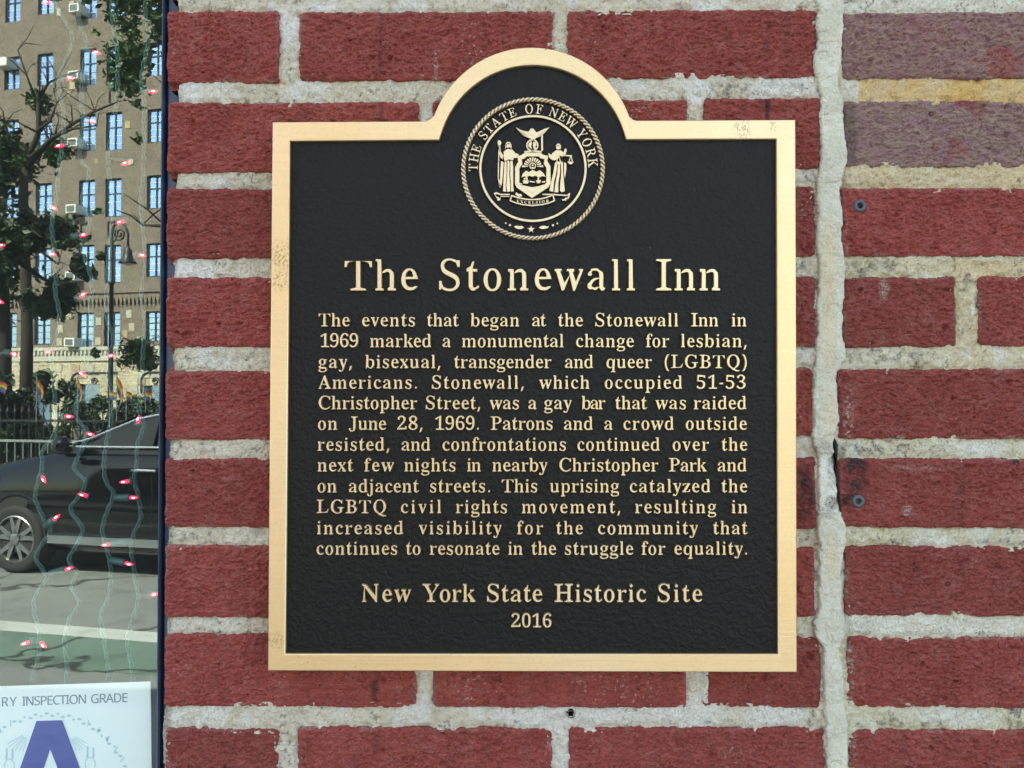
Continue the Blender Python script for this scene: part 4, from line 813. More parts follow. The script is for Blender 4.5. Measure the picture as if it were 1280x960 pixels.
# right jamb: leans a hair like the brick ends beside it
b = MB()
def lean(z): return xp(206.5, 10, .022) + (xp(200.5, 950, .022)-xp(206.5,10,.022)) * (W(200,10,.022)[2]-z)/(W(200,10,.022)[2]-W(200,950,.022)[2])
def lin(z): return xp(204.4, 10, .018) + (xp(192.2, 950, .018)-xp(199.3,10,.018)) * (W(200,10,.018)[2]-z)/(W(200,10,.018)[2]-W(200,950,.018)[2])
def jamb(name, f0, f1, y0, y1, mat):
    b = MB(); V = []
    c = .0012
    for z in (zb, zt):
        a, e = f0(z), f1(z); V += [(a, y1, z), (a, y0+c, z), (a+c, y0, z), (e-c, y0, z), (e, y0+c, z), (e, y1, z)]
    b.add(V, [(i, (i+1)%6, (i+1)%6+6, i+6) for i in range(6)] + [(5,4,3,2,1,0),(6,7,8,9,10,11)]); return b.build(name, mat, win)
jamb('frame_bead', lin, lambda z: lin(z)+.0026, .014, .060, M['frame'])
jamb('frame', lambda z: lin(z)+.0026, lambda z: lin(z)+.055, .0195, .075, M['frame'])
b = MB(); b.box(x_l, xi, .0195, .075, zt-.05, zt); b.build('frame', M['frame'], win)
b = MB(); b.box(x_l, xi, .0195, .075, zb, zb+.06); b.build('frame', M['frame'], win)
b = MB(); b.box(x_l-.05, x_l, .0195, .075, zb, zt); b.build('frame', M['frame'], win)
b = MB(); b.add([(x_l, GLASS_Y, zb+.05), (xi+.01, GLASS_Y, zb+.05), (xi+.01, GLASS_Y, zt-.04), (x_l, GLASS_Y, zt-.04)], [(0,1,2,3)]); b.build('pane', M['glass'], win)

SY = GLASS_Y + .035
ST = [
 ([(70,-30),(70,5),(81,26),(91,47),(83,75),(73,99),(77,125),(80,150),(78,180),(75,200),(72,230),(68,261),(65,284),(69,318),(70,345),(69,365),(74,391),(72,420),(64,442),(66,465),(68,490),(70,520),(68,543),(53,564),(53,582),(47,605),(44,621),(48,634),(56,650),(63,663),(52,681),(45,697),(52,710),(59,722),(50,735),(43,750),(43,767),(48,785),(50,805),(46,830),(40,850),(42,880),(46,960),(44,1010)],
  'string of twisted green wire with pink lights in the window, second strand from the left',
  [((62,519),(92,521)),((52,594),(57,604)),((57,658),(75,643)),((62,717),(92,709)),((70,4),(52,3)),((78,100),(93,97)),((86,180),(68,184)),((60,255),(72,263)),((50,440),(66,440)),((60,316),(71,319)),((48,800),(58,810)),((44,800),(25,806))]),
 ([(97,-30),(99,26),(109,55),(104,88),(102,125),(104,156),(100,198),(112,215),(103,250),(112,280),(104,310),(112,340),(115,355),(112,396),(104,438),(112,462),(112,483),(98,497),(96,522),(110,540),(102,562),(93,585),(107,602),(99,620),(88,637),(103,660),(98,677),(86,700),(96,715),(90,733),(99,754),(87,775),(81,800),(84,840),(80,900),(84,1010)],
  'string of twisted green wire with pink lights in the window, third strand from the left',
  [((104,62),(126,67)),((104,148),(120,153)),((90,296),(110,293)),((112,472),(97,464)),((104,540),(118,544)),((110,620),(97,617)),((94,374),(109,366))]),
 ([(139,-30),(141,26),(147,70),(146,125),(139,170),(135,208),(142,250),(138,300),(134,350),(134,396),(142,422),(138,443),(136,470),(142,504),(138,530),(133,556),(130,582),(133,603),(142,618),(133,642),(128,665),(135,691),(139,720),(135,749),(126,770),(132,809),(136,850),(130,930),(134,1010)],
  'string of twisted green wire with pink lights in the window, fourth strand from the left',
  [((143,622),(173,622)),((139,700),(167,706)),((168,201),(151,206)),((162,274),(144,280)),((128,446),(144,444))]),
 ([(182,-30),(182,16),(186,47),(177,96),(180,125),(180,177),(180,216),(176,250),(178,274),(182,328),(177,368),(181,400),(180,422),(178,453),(176,490),(174,514),(180,532),(172,556),(171,582),(168,598),(173,621),(176,647),(168,665),(164,686),(167,705),(169,723),(173,749),(164,780),(159,801),(164,830),(168,880),(164,1010)],
  'twisted green wire with pink lights in the window, strand nearest the brick wall',
  [((166,601),(149,603)),((166,676),(126,682)),((177,116),(197,114)),((168,318),(183,320)),((172,530),(174,519)),((186,744),(198,742))]),
 ([(-14,-30),(-8,40),(-16,110),(-9,190),(-14,260),(-6,306),(-14,350),(-8,378),(-16,430),(-6,470),(-14,560),(-8,650),(-15,740),(-8,830),(-14,1010)],
  'green wire with pink lights in the window, at the left edge of the picture',
  [((-8,309),(7,306)),((-8,374),(5,379)),((6,440),(23,444))])]
for pts, lab, bulbs in ST:
    e = empty('string_light', tuple(W(pts[0][0], pts[0][1], SY))); tag(e, lab, 'string light', 'strings of pink lights hanging in the shop window')
    org = np.array(W(pts[0][0], pts[0][1], SY))
    # smooth the path
    P_ = [np.array(W(x, y, SY)) for x, y in pts]; Q_ = []
    for i in range(len(P_)-1):
        p0 = P_[max(i-1,0)]; p1 = P_[i]; p2 = P_[i+1]; p3 = P_[min(i+2, len(P_)-1)]
        L_ = np.linalg.norm(p2-p1); nn = max(2, int(L_/.0022))
        for k in range(nn):
            t_ = k/nn; Q_.append(.5*((2*p1)+(-p0+p2)*t_+(2*p0-5*p1+4*p2-p3)*t_*t_+(-p0+3*p1-3*p2+p3)*t_**3))
    for ph in (0, 2.1, 4.2):
        b = MB(); V = []; ln = 0
        for i, p in enumerate(Q_):
            if i: ln += np.linalg.norm(p-Q_[i-1])
            a = ln*2*math.pi/.030 + ph; V.append(p - org + np.array([math.cos(a)*.00135, math.sin(a)*.00135, 0]))
        b.tube(V, .00074, 5); b.build('wire', M['wire'], e, True)
    for (x0, y0), (x1, y1) in bulbs:
        a = np.array(W(x0, y0, SY)) - org; c = np.array(W(x1, y1, SY-.004)) - org
        d = c - a; L_ = np.linalg.norm(d)
        if L_ < .008: d = d/L_*.012; d[1] -= .008; L_ = np.linalg.norm(d)
        u_ = d/L_; bl = .0080; m_ = a + u_*(L_-bl)
        near = min(Q_, key=lambda p: np.linalg.norm(p-org-a))
        b = MB(); b.tube([near-org, a, a+u_*.001], .0012, 5)
        b.tube([a, a+u_*.0005, m_-u_*.001, m_], [.0016,.0029,.0033,.0031], 10); b.build('socket', M['wire'], e, True)
        b = MB(); b.tube([m_, m_+u_*.0016, m_+u_*.004, m_+u_*.0065, m_+u_*bl], [.0014,.0018,.0017,.0011,.0003], 8); bo_ = b.build('bulb', M['bulb'], e, True)
        b = MB(); b.tube([m_+u_*.003+np.array([0,-.0016,0]), m_+u_*.0052+np.array([0,-.0016,0])], .0005, 6); b.build('filament', M['filament'], bo_)

# the inspection card taped inside the glass
card = empty('inspection_card', (0,0,0)); tag(card, 'white card with a big blue letter A taped low inside the shop window', 'card')
CY = GLASS_Y + .004
cz = [(-160,863),(188,852),(193,1230),(-150,1240)]
c4 = [W(x, y, CY) for x, y in cz]
b = MB(); b.add([tuple(p) for p in c4] + [(p[0], p[1]+.0006, p[2]) for p in c4], [(3,2,1,0),(4,5,6,7),(0,1,5,4),(1,2,6,5),(2,3,7,6),(3,0,4,7)]); b.build('sheet', M['paper'], card)
def cardflat(name, polys, mat, dy=.0004, holes=True):
    cu = new_curve(.00002)
    for P_ in polys: poly_spline(cu, [(float(W(x, y, CY)[0]), float(W(x, y, CY)[2])) for x, y in P_])
    return curve_to_mesh(cu, name, M[mat], card, CY - dy)
THIN = 0; LT = Letters(CY-.0003, CY-.0001, 0)
def cword(word, xa, xb, base, cap):
    ch = ['_'+c for c in word]; x0 = min(p[0] for s in GL[ch[0]][1] for p in s); nat = sum(GL[c][0] for c in ch[:-1]) + glyph_width(ch[-1]) - x0
    caph = 470.; sc = cap/caph; sx = sc; trk = ((xb-xa)/sc - nat)/(len(ch)-1); x = -x0
    for c in ch:
        def fn(gx, gy):
            X_ = xa + (x+gx)*sc; p = W(X_, base - (X_-100)*.035 - gy*sc, CY); return (float(p[0]), float(p[2]))
        LT.glyph(c, fn); x += GL[c][0] + trk
cword('SANITARY', -60, 21, 879.5, 11); cword('INSPECTION', 28, 107.5, 879.5, 11); cword('GRADE', 114, 159.5, 879.5, 11)
LT.build('print', M['ink_grey'], card)
cardflat('print', [[(46,901),(78,900),(149,1090),(120,1092),(106,1050),(22,1052),(8,1094),(-22,1096)], [(63,936),(97,1022),(34,1024)]], 'ink_blue', .0005)['label'] = 'big blue letter A'
# pale seal round the letter: two rings of beads and feather strokes
pol = []
for k in range(90):
    a = 2*math.pi*k/90; r = 99 + (1.5 if k % 2 else -1.5); cx_, cy_ = 62+r*math.cos(a), 992+r*math.sin(a)
    pol.append([(cx_+3.0*math.cos(t_)*(1 if k%3 else .5), cy_+1.6*math.sin(t_)) for t_ in np.linspace(0, 2*math.pi, 7)[:-1]])
for sgn in (-1, 1):
    for k in range(0):
        y0 = 918+k*1.6; x1 = 62+sgn*(38+k*1.2); y1 = 930+k*3; x0 = 62+sgn*(14+k*1.5)+sgn*8
        pol.append([(x0,y0-3),(x1+sgn*8,y1-4),(x1+sgn*7,y1-3),(x0,y0-1.8)])
for cx_, cy_ in ((113,955),(12,957)):
    for t0 in range(12):
        a0 = 2*math.pi*t0/12; pol.append([(cx_+7*math.cos(a0),cy_+9*math.sin(a0)),(cx_+7*math.cos(a0+.45),cy_+9*math.sin(a0+.45)),(cx_+5.8*math.cos(a0+.45),cy_+7.8*math.sin(a0+.45)),(cx_+5.8*math.cos(a0),cy_+7.8*math.sin(a0))])
    pol.append([(cx_-5,cy_-8),(cx_-4,cy_-22),(cx_-2,cy_-22),(cx_-2.5,cy_-8)]); pol.append([(cx_+2.5,cy_-8),(cx_+3,cy_-21),(cx_+5,cy_-21),(cx_+5,cy_-8)])
def stroke(x0, y0, x1, y1, w_=.45):
    l = math.hypot(x1-x0, y1-y0); nx, ny = -(y1-y0)/l*w_, (x1-x0)/l*w_; pol.append([(x0+nx,y0+ny),(x1+nx,y1+ny),(x1-nx,y1-ny),(x0-nx,y0-ny)])
for x1, y1 in ((9,930),(11,934),(15,937),(19,938),(24,939),(29,939)): stroke(37+(x1-37)*.3, 914+(y1-914)*.3, x1, y1, .35)
for x1, y1 in ((109,929),(108,934),(104,937),(100,938),(96,939)): stroke(87+(x1-87)*.3, 917+(y1-917)*.3, x1, y1, .35)
for k in range(16):
    a_ = math.radians(-62+k*9); stroke(62+104*math.cos(a_), 992+104*math.sin(a_), 62+97*math.cos(a_+.03), 992+97*math.sin(a_+.03), .6); stroke(62-104*math.cos(a_), 992+104*math.sin(a_), 62-97*math.cos(a_+.03), 992+97*math.sin(a_+.03), .6)
cardflat('print', pol, 'ink_pale', .0003)
# ripples of thin tape along its top edge
t4 = [W(x, y, GLASS_Y+.0015) for x, y in ((-40,858),(178,843),(186,843),(187,905),(181,905),(181,851),(-40,864))]

# the dark bar behind the glass, its roof and walls keep the sun off the front
room = MB(); xR = fx(236, .076); zf = 0.35
room.box(x_l-.6, xR+.35, 2.4, 2.5, zf, 2.9); room.box(x_l-.7, x_l-.6, .12, 2.5, zf, 2.9); room.box(x_l-.6, xR+.35, .12, 2.4, 2.8, 2.9); room.box(x_l-.6, xR+.35, .12, 2.4, zf, zf+.05); room.box(xR+.35, xR+.45, .12, 2.5, zf, 2.9)
tag(room.build('interior', M['dark_room']), kind='structure')

# ================================================================ the rest of the facade (outside the frame) and the street the window mirrors
def brick_tex(name, c1, c2, mo, bw, bh, ms, rough=.9, patch=None, sc=1.0, vary=.5):
    m = new_mat(name, rough=rough, spec=.2); g = NG(m); tc = g.n('ShaderNodeTexCoord'); sp = g.n('ShaderNodeSeparateXYZ'); g.l(tc.outputs['Object'], sp.inputs[0])
    cb = g.n('ShaderNodeCombineXYZ'); g.l(sp.outputs[0], cb.inputs[0]); g.l(sp.outputs[2], cb.inputs[1])
    t = g.n('ShaderNodeTexBrick'); t.inputs['Scale'].default_value = 1; t.inputs['Brick Width'].default_value = bw; t.inputs['Row Height'].default_value = bh; t.inputs['Mortar Size'].default_value = ms
    t.inputs['Color1'].default_value = (*c1, 1); t.inputs['Color2'].default_value = (*c2, 1); t.inputs['Mortar'].default_value = (*mo, 1); g.l(cb.outputs[0], t.inputs[0])
    big = g.noise(cb.outputs[0], 1.4*sc, 5, .75); c = g.mix(g.mr(big, .40, .62, 0, vary), t.outputs['Color'], tuple(x*.6 for x in c1)); fine = g.noise(cb.outputs[0], 9*sc, 4, .7)
    c = g.mix(g.mr(fine, .42, .62, 0, .6), c, tuple(x*1.5 for x in c2))
    if patch:
        v = g.n('ShaderNodeTexVoronoi', feature='F1', distance='CHEBYCHEV'); v.inputs['Scale'].default_value = 2.1; g.l(cb.outputs[0], v.inputs['Vector']); s3 = g.n('ShaderNodeSeparateColor'); g.l(v.outputs['Color'], s3.inputs[0])
        c = g.mix(g.math('GREATER_THAN', s3.outputs[0], 1-patch), c, (.46,.37,.26))
    g.l(c, g.b.inputs['Base Color']); g.l(g.bump(t.outputs['Fac'], -.01, .6, g.bump(fine, .02, .5)), g.b.inputs['Normal']); return m
M['facade'] = brick_tex('facade_brick', (.225,.045,.045), (.25,.05,.05), (.45,.43,.37), .205, .0677, .0125)
M['apt_brick'] = brick_tex('brown_brick', (.150,.115,.093), (.205,.160,.133), (.22,.195,.17), .22, .075, .012, vary=.6)
M['stone_base'] = brick_tex('ashlar_stone', (.40,.31,.20), (.50,.44,.34), (.24,.20,.16), .62, .30, .02, vary=.7)
m = new_mat('ashlar_blocks', rough=.9); g = NG(m); oi = g.n('ShaderNodeObjectInfo'); v = g.coord(obj=False)
g.l(g.mix(g.mr(g.noise(v, 5, 4), .35, .7, 0, .6), g.ramp(oi.outputs['Random'], [(0,(.36,.25,.15)),(.3,(.50,.42,.29)),(.6,(.46,.44,.38)),(1,(.58,.52,.40))]), (.25,.20,.15)), g.b.inputs['Base Color']); M['block'] = m
M['stone'] = new_mat('limestone_trim', (.47,.44,.37), .85); M['win_frame'] = new_mat('dark_green_steel_sash', (.03,.035,.05), .5)
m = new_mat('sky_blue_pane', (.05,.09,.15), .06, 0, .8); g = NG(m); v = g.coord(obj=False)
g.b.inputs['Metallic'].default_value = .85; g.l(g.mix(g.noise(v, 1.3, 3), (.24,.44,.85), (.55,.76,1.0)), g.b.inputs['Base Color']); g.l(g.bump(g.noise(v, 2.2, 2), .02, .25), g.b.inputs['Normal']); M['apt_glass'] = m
M['blind'] = new_mat('white_blind', (.7,.7,.68), .8)
M['ac'] = new_mat('white_air_conditioner', (.68,.68,.64), .6); M['ac_grille'] = new_mat('grey_grille', (.12,.13,.14), .6)
def ground_mat(name, c1, c2, sc, crack=True):
    m = new_mat(name, rough=.9); g = NG(m); v = g.coord(obj=False); c = g.mix(g.mr(g.noise(v, .9, 4), .35, .65), c1, c2)
    c = g.mix(g.mr(g.noise(v, 90, 3, .8), .4, .7, 0, .5), c, tuple(x*1.5 for x in c2)); c = g.mix(g.mr(g.noise(v, 3.4, 5, .7), .52, .7, 0, .5), c, tuple(x*.5 for x in c1))
    if crack:
        wv_ = g.n('ShaderNodeTexVoronoi', feature='DISTANCE_TO_EDGE'); wv_.inputs['Scale'].default_value = .33
        nn = g.n('ShaderNodeTexNoise'); nn.inputs['Scale'].default_value = 2.2; nn.inputs['Detail'].default_value = 5; g.l(v, nn.inputs['Vector']); ad = g.n('ShaderNodeVectorMath', operation='MULTIPLY_ADD'); ad.inputs[1].default_value = (.8,.8,.8)
        g.l(nn.outputs['Color'], ad.inputs[0]); g.l(v, ad.inputs[2]); g.l(ad.outputs[0], wv_.inputs['Vector']); c = g.mix(g.mr(wv_.outputs['Distance'], .004, .014, .85, 0), c, (.015,.015,.015))
    g.l(c, g.b.inputs['Base Color']); g.l(g.bump(g.noise(v, 70, 4, .8), .008, .6), g.b.inputs['Normal']); return m
M['asphalt'] = ground_mat('asphalt', (.16,.163,.163), (.20,.20,.195), 1); M['pavement'] = ground_mat('pavement', (.24,.235,.225), (.30,.29,.275), 1, False)
M['earth'] = ground_mat('park_soil', (.05,.045,.03), (.07,.06,.04), 1, False); M['kerb'] = ground_mat('granite_kerb', (.22,.22,.23), (.28,.28,.28), 1, False)
M['line'] = ground_mat('worn_white_paint', (.36,.36,.34), (.46,.46,.44), 1, False)
M['iron'] = new_mat('black_painted_iron', (.012,.013,.014), .45); M['steel'] = new_mat('galvanised_steel', (.34,.36,.38), .4, .7)
M['bark'] = new_mat('dark_bark', (.035,.028,.022), .95); M['roofing'] = new_mat('roof_felt', (.08,.08,.08), .95)
def leaf_mat(name, a, b_):
    m = new_mat(name, rough=.55); g = NG(m); v = g.coord(obj=False); g.l(g.mix(g.noise(v, 3.5, 3), a, b_), g.b.inputs['Base Color'])
    g.b.inputs['Transmission Weight'].default_value = 0.0; return m
M['leaf'] = leaf_mat('plane_tree_leaves', (.035,.075,.022), (.075,.14,.035)); M['leaf_dark'] = leaf_mat('dark_leaves', (.020,.042,.015), (.04,.075,.024))

# own facade round the detailed bricks: extends the two walls beyond the picture
xa_, xb_ = W(203, 480)[0]+.012, W(1541, 480)[0]; za_, zb_ = W(640, 1108)[2], W(640, -99)[2]
fac = MB(); HW = 5.8; D0 = .004
fac.box(xa_, xb_, D0, .3, 0, za_); fac.box(xa_, xb_, D0, .3, zb_, HW); fac.box(xb_, 9, D0, .3, 0, HW)
fac.box(x_l-.05-14, x_l-.05, D0, .3, 0, HW); fac.box(x_l-.05, xa_, D0, .3, zt, HW); fac.box(x_l-.05, xa_, D0, .3, 0, zb); fac.box(xa_, xb_, .06, .3, za_, zb_)
fac.box(xa_+.03, xb_, .012, .06, za_, zb_)
barb = fac.build('bar_building', M['facade']); tag(barb, 'low brick bar building around the plaque and the shop window, beyond the frame', 'building')
b = MB(); b.box(x_l-14.05, 9, .3, 12, HW-.3, HW-.05); b.box(x_l-14.05, x_l-13.75, .3, 12, 0, HW-.3); b.box(8.7, 9, .3, 12, 0, HW-.3); b.box(x_l-14.05, 9, 12, 12.3, 0, HW); b.build('roof', M['roofing'], barb)

# ---- ground
def slab(name, d0, d1, z0, z1, mat, s0=-160, s1=160):
    e = MB(); e.box(s0, s1, -d1, -d0, z0, z1); o = e.build(name, M[mat]); o.matrix_world = SM; tag(o, kind='structure'); return o
e = MB(); e.add([(-900,-900,-.16),(900,-900,-.16),(900,900,-.16),(-900,900,-.16)], [(0,1,2,3)]); tag(e.build('ground', M['earth']), kind='structure')
dl = street_at(100, 783, 0)  # placeholder evaluation keeps helper warm
def d_at(px, py, z=0.0):         # distance from the wall of the ground point mirrored at a pixel
    r = ray(px, py); t = (z - CAM[2]) / r[2]; p = np.array([CAM[0], 2*GLASS_Y-CAM[1]]) + t*np.array([r[0], -r[1]]); return float(p @ N), float(p @ U)
dline0, _ = d_at(90, 795, -.12); dline1, _ = d_at(90, 783, -.12)
dkerb = d_at(90, 885, 0)[0]
dwheel, swheel = d_at(20, 716, -.12)
FAR_K = dwheel + 2.35
slab('pavement', -12, dkerb, -.30, 0, 'pavement', -40, 40)
slab('kerb', dkerb, dkerb+.16, -.30, .0, 'kerb', -40, 40)
slab('road', -14, FAR_K+.1, -.40, -.12, 'asphalt')
slab('road_line', dline0, dline1, -.13, -.116, 'line')
M['green_tint'] = ground_mat('green_reflection_tint', (.10,.145,.12), (.13,.18,.15), 1)  # green cast of the mirrored view, put into a road colour
slab('green_tint_strip', d_at(90, 836, -.12)[0], dline0-.01, -.13, -.116, 'green_tint')  # added strip carrying the reflection's green tint, not a marked traffic lane
slab('kerb', FAR_K, FAR_K+.16, -.30, .02, 'kerb'); slab('pavement', FAR_K+.16, FAR_K+2.6, -.30, .018, 'pavement')
slab('park_ground', FAR_K+2.6, 38.5, -.30, .01, 'earth')

# ---- the black car mirrored in the glass
def car():
    e = empty('parked_car', sw(swheel, dwheel+.93, -.12), PHI); tag(e, 'black car with silver sill trim and multi-spoke wheels, mirrored in the shop window', 'car')
    paint = new_mat('black_car_paint', (.0015,.002,.003), .07, 0, .35, coat=.5); NGp = None
    M['paint'] = paint; M['chrome'] = new_mat('chrome_trim', (.6,.62,.65), .18, 1.0); M['tyre'] = new_mat('tyre_rubber', (.02,.02,.02), .8); M['rim'] = new_mat('silver_alloy', (.42,.43,.44), .3, .9); M['tint'] = new_mat('dark_tinted_glass', (.004,.005,.006), .05, 0, .5, coat=.2)
    # local x: front wheel at 0, rear wheel +2.9; front of the car towards -x; local +y faces the bar
    xs = [-.95,-.9,-.8,-.6,-.4,-.2,0,.2,.4,.6,.8,1.1,1.4,1.7,2.0,2.3,2.6,2.9,3.2,3.5,3.75,3.85]
    hood = lambda x: np.interp(x, [-.95,-.9,-.75,-.4,0,.5,.7,2.0,3.2,3.85], [.72,.84,.93,1.0,1.07,1.15,1.165,1.185,1.17,1.05])
    hw = lambda x: np.interp(x, [-.95,-.85,-.6,0,1,2.5,3.3,3.7,3.85], [.62,.78,.88,.93,.95,.95,.92,.86,.78])
    V = []; n = 14
    for x in xs:
        H = hood(x); w_ = hw(x)
        ring = [(w_*.90,.22),(w_*.97,.30),(w_*.985,.42),(w_*1.0,.60),(w_*1.0,.75),(w_*.985,H-.17),(w_*.955,H-.12),(w_*.91,H-.03),(w_*.80,H+.008)]
        full = [(y, z) for y, z in ring] + [(0, H+.03)] + [(-y, z) for y, z in ring[::-1]]
        V += [(x, y, z) for y, z in full]; n = len(full)
    b = MB(); Fc = [(i*n+k, (i+1)*n+k, (i+1)*n+k+1, i*n+k+1) for i in range(len(xs)-1) for k in range(n-1)]
    Fc += [tuple(range(n)), tuple(range(len(xs)*n-1, (len(xs)-1)*n-1, -1))] + [(i*n, i*n+n-1, (i+1)*n+n-1, (i+1)*n) for i in range(len(xs)-1)]
    b.add(V, Fc); body = b.build('body', M['paint'], e, True)
    # cabin: pillars and roof as a tapering loft
    rx = [.52,.75,1.0,1.3,1.6,2.0,2.5,3.0,3.4,3.7]; rz = [1.17,1.27,1.37,1.47,1.53,1.57,1.57,1.53,1.42,1.22]
    V = []; 
    for x, z in zip(rx, rz):
        t_ = (z-1.15)/.45; yb = .90; yt = .90-.20*t_
        V += [(x, yb-.02, 1.13), (x, yt, z-.02), (x, yt-.10, z+.005), (x, 0, z+.03), (x, -yt+.10, z+.005), (x, -yt, z-.02), (x, -yb+.02, 1.13)]
    b = MB(); k7 = 7; b.add(V, [(i*k7+k, (i+1)*k7+k, (i+1)*k7+k+1, i*k7+k+1) for i in range(len(rx)-1) for k in range(k7-1)] + [tuple(range(7)), tuple(range(len(rx)*7-1, len(rx)*7-8, -1))])
    b.build('cabin', M['paint'], e, True)
    for s_ in (1, -1):
        def sidept(x, z): return (x, s_*(.905-.44*(z-1.15)), z)
        for P_ in ([(.84,1.20),(1.62,1.21),(1.62,1.475),(1.36,1.43),(1.05,1.325)], [(1.69,1.21),(2.62,1.22),(2.60,1.49),(2.2,1.51),(1.69,1.485)], [(2.70,1.22),(3.40,1.25),(3.15,1.42),(2.70,1.48)]):
            b = MB(); V = [sidept(x, z) for x, z in P_]; b.add(V, [tuple(range(len(V))) if s_ > 0 else tuple(range(len(V)-1,-1,-1))]); b.build('side_window', M['tint'], e)
        b = MB(); b.tube([sidept(x, z) for x, z in ((.70,1.195),(1.6,1.198),(2.6,1.21),(3.45,1.24))], .011, 6); b.build('window_trim', M['chrome'], e)
        b = MB(); b.tube([sidept(x, z) for x, z in ((.60,1.215),(.84,1.27),(1.05,1.345),(1.36,1.455),(1.66,1.505),(2.2,1.53),(2.7,1.50),(3.2,1.41),(3.45,1.25))], .010, 6); b.build('roof_trim', M['chrome'], e)
        b = MB(); b.box(.42, 2.45, *sorted((s_*.90, s_*.968)), .30, .375); b.build('sill_trim', M['chrome'], e)
        b = MB(); b.tube([(1.42, s_*.945, .99), (1.50, s_*.975, .995), (1.64, s_*.975, .995), (1.70, s_*.945, .99)], .013, 6); b.build('door_handle', M['chrome'], e)
        b = MB(); b.tube([(2.42, s_*.945, .99), (2.50, s_*.975, .995), (2.64, s_*.975, .995), (2.70, s_*.945, .99)], .013, 6); b.build('door_handle', M['chrome'], e)
        b = MB(); b.tube([(.66, s_*.93, 1.17), (.66, s_*1.04, 1.20)], .03, 8)
        b.tube([(.76, s_*1.08, 1.21), (.70, s_*1.08, 1.215), (.62, s_*1.07, 1.21), (.56, s_*1.05, 1.20)], [.07,.088,.07,.03], 10); b.build('side_mirror', M['paint'], e, True)
        for x in (1.66,): 
            b = MB(); b.tube([(x, s_*.9525, .45), (x+.01, s_*.954, .75), (x, s_*.945, 1.0)], .004, 4); b.build('door_gap', M['tyre'], e)
        for wx in (0, 2.9):
            wv = empty('wheel', (wx, s_*.80, .345)); wv.parent = e; n = 36
            b = MB(); pr = [(.235,.10),(.30,.125),(.335,.105),(.345,.06),(.345,-.10),(.30,-.115)]
            V = [(r*math.cos(2*math.pi*k/n), s_*y, r*math.sin(2*math.pi*k/n)) for r, y in pr for k in range(n)]
            b.add(V, [(i*n+k, i*n+(k+1)%n, (i+1)*n+(k+1)%n, (i+1)*n+k) for i in range(len(pr)-1) for k in range(n)]); b.build('tyre', M['tyre'], wv, True)
            b = MB(); pr = [(.238,.105),(.225,.112),(.215,.08),(.21,-.08)]
            V = [(r*math.cos(2*math.pi*k/n), s_*y, r*math.sin(2*math.pi*k/n)) for r, y in pr for k in range(n)]
            b.add(V, [(i*n+k, i*n+(k+1)%n, (i+1)*n+(k+1)%n, (i+1)*n+k) for i in range(len(pr)-1) for k in range(n)])
            for k in range(10):
                a0 = 2*math.pi*(k//2)/5 + (.17 if k % 2 else -.17) + .3; c_, q_ = math.cos(a0), math.sin(a0)
                aa = 2*math.pi*(k//2)/5 + .3; V = []
                for rr, wd, ang in ((.05,.030,aa), (.222,.017,a0+(a0-aa)*.45)):
                    cc, ss = math.cos(ang), math.sin(ang)
                    for sg, yy in ((-1,.102),(1,.102),(1,.06),(-1,.06)): V.append((rr*cc - sg*wd*ss, s_*yy, rr*ss + sg*wd*cc))
                b.add(V, [(0,1,5,4),(1,2,6,5),(2,3,7,6),(3,0,4,7)])
            b.tube([(0, s_*.06, 0), (0, s_*.108, 0), (0, s_*.114, 0)], [.058,.055,.03], 14); b.build('rim', M['rim'], wv)
            b = MB(); b.tube([(0, s_*-.05, 0), (0, s_*.03, 0)], .205, 20); b.build('brake_disc', M['tyre'], wv)
            # wheel arch: dark well and lip proud of the body side
            b = MB(); P0 = [(wx+.40*math.cos(math.radians(a)), s_*(hw(wx)+.004), .345+.40*math.sin(math.radians(a))) for a in range(-18, 199, 12)]
            V = P0 + [(wx+.365*math.cos(math.radians(a)), s_*(hw(wx)-.0), .345+.365*math.sin(math.radians(a))) for a in range(-18, 199, 12)]
            q = len(P0); b.add(V, [(i, i+1, i+1+q, i+q) for i in range(q-1)]); b.tube(P0, .013, 6); b.build('arch_lip', M['paint'], e, True)
            b = MB(); nn = 24; b.add([(wx+.372*math.cos(2*math.pi*k/nn), s_*(hw(wx)+.0025), max(.2,.345+.372*math.sin(2*math.pi*k/nn))) for k in range(nn)], [tuple(range(nn))]); b.build('wheel_well', M['tyre'], e)
            wv.location = (wx, s_*(hw(wx)-.085), .345)
        b = MB(); b.prism([(-.90,.78),(-.55,.90),(-.35,.92),(-.5,.80),(-.85,.70)], *sorted((s_*.80, s_*.915))); b.build('headlight', M['tint'], e)
        b = MB(); b.box(3.55, 3.87, *sorted((s_*.60, s_*.895)), .88, 1.0); b.build('tail_light', new_mat('red_lens', (.3,.01,.01), .2), e)
    b = MB(); V = [(.56,.74,1.20),(.56,-.74,1.20),(1.32,-.60,1.492),(1.32,.60,1.492)]; b.add(V, [(0,1,2,3)]); o = b.build('windscreen', M['tint'], e); o.location = (-.02, 0, .02)
    b = MB(); b.box(-.965,-.93,-.45,.45,.45,.66); b.build('grille', M['tyre'], e)
    for ch in list(e.children):                        # the body stands taller than it was drawn
        if ch.type == 'MESH': ch.data.transform(Matrix.Diagonal((1, 1, 1.13, 1)))
        else: ch.scale = (1.05,)*3; ch.location.z = .362
car()

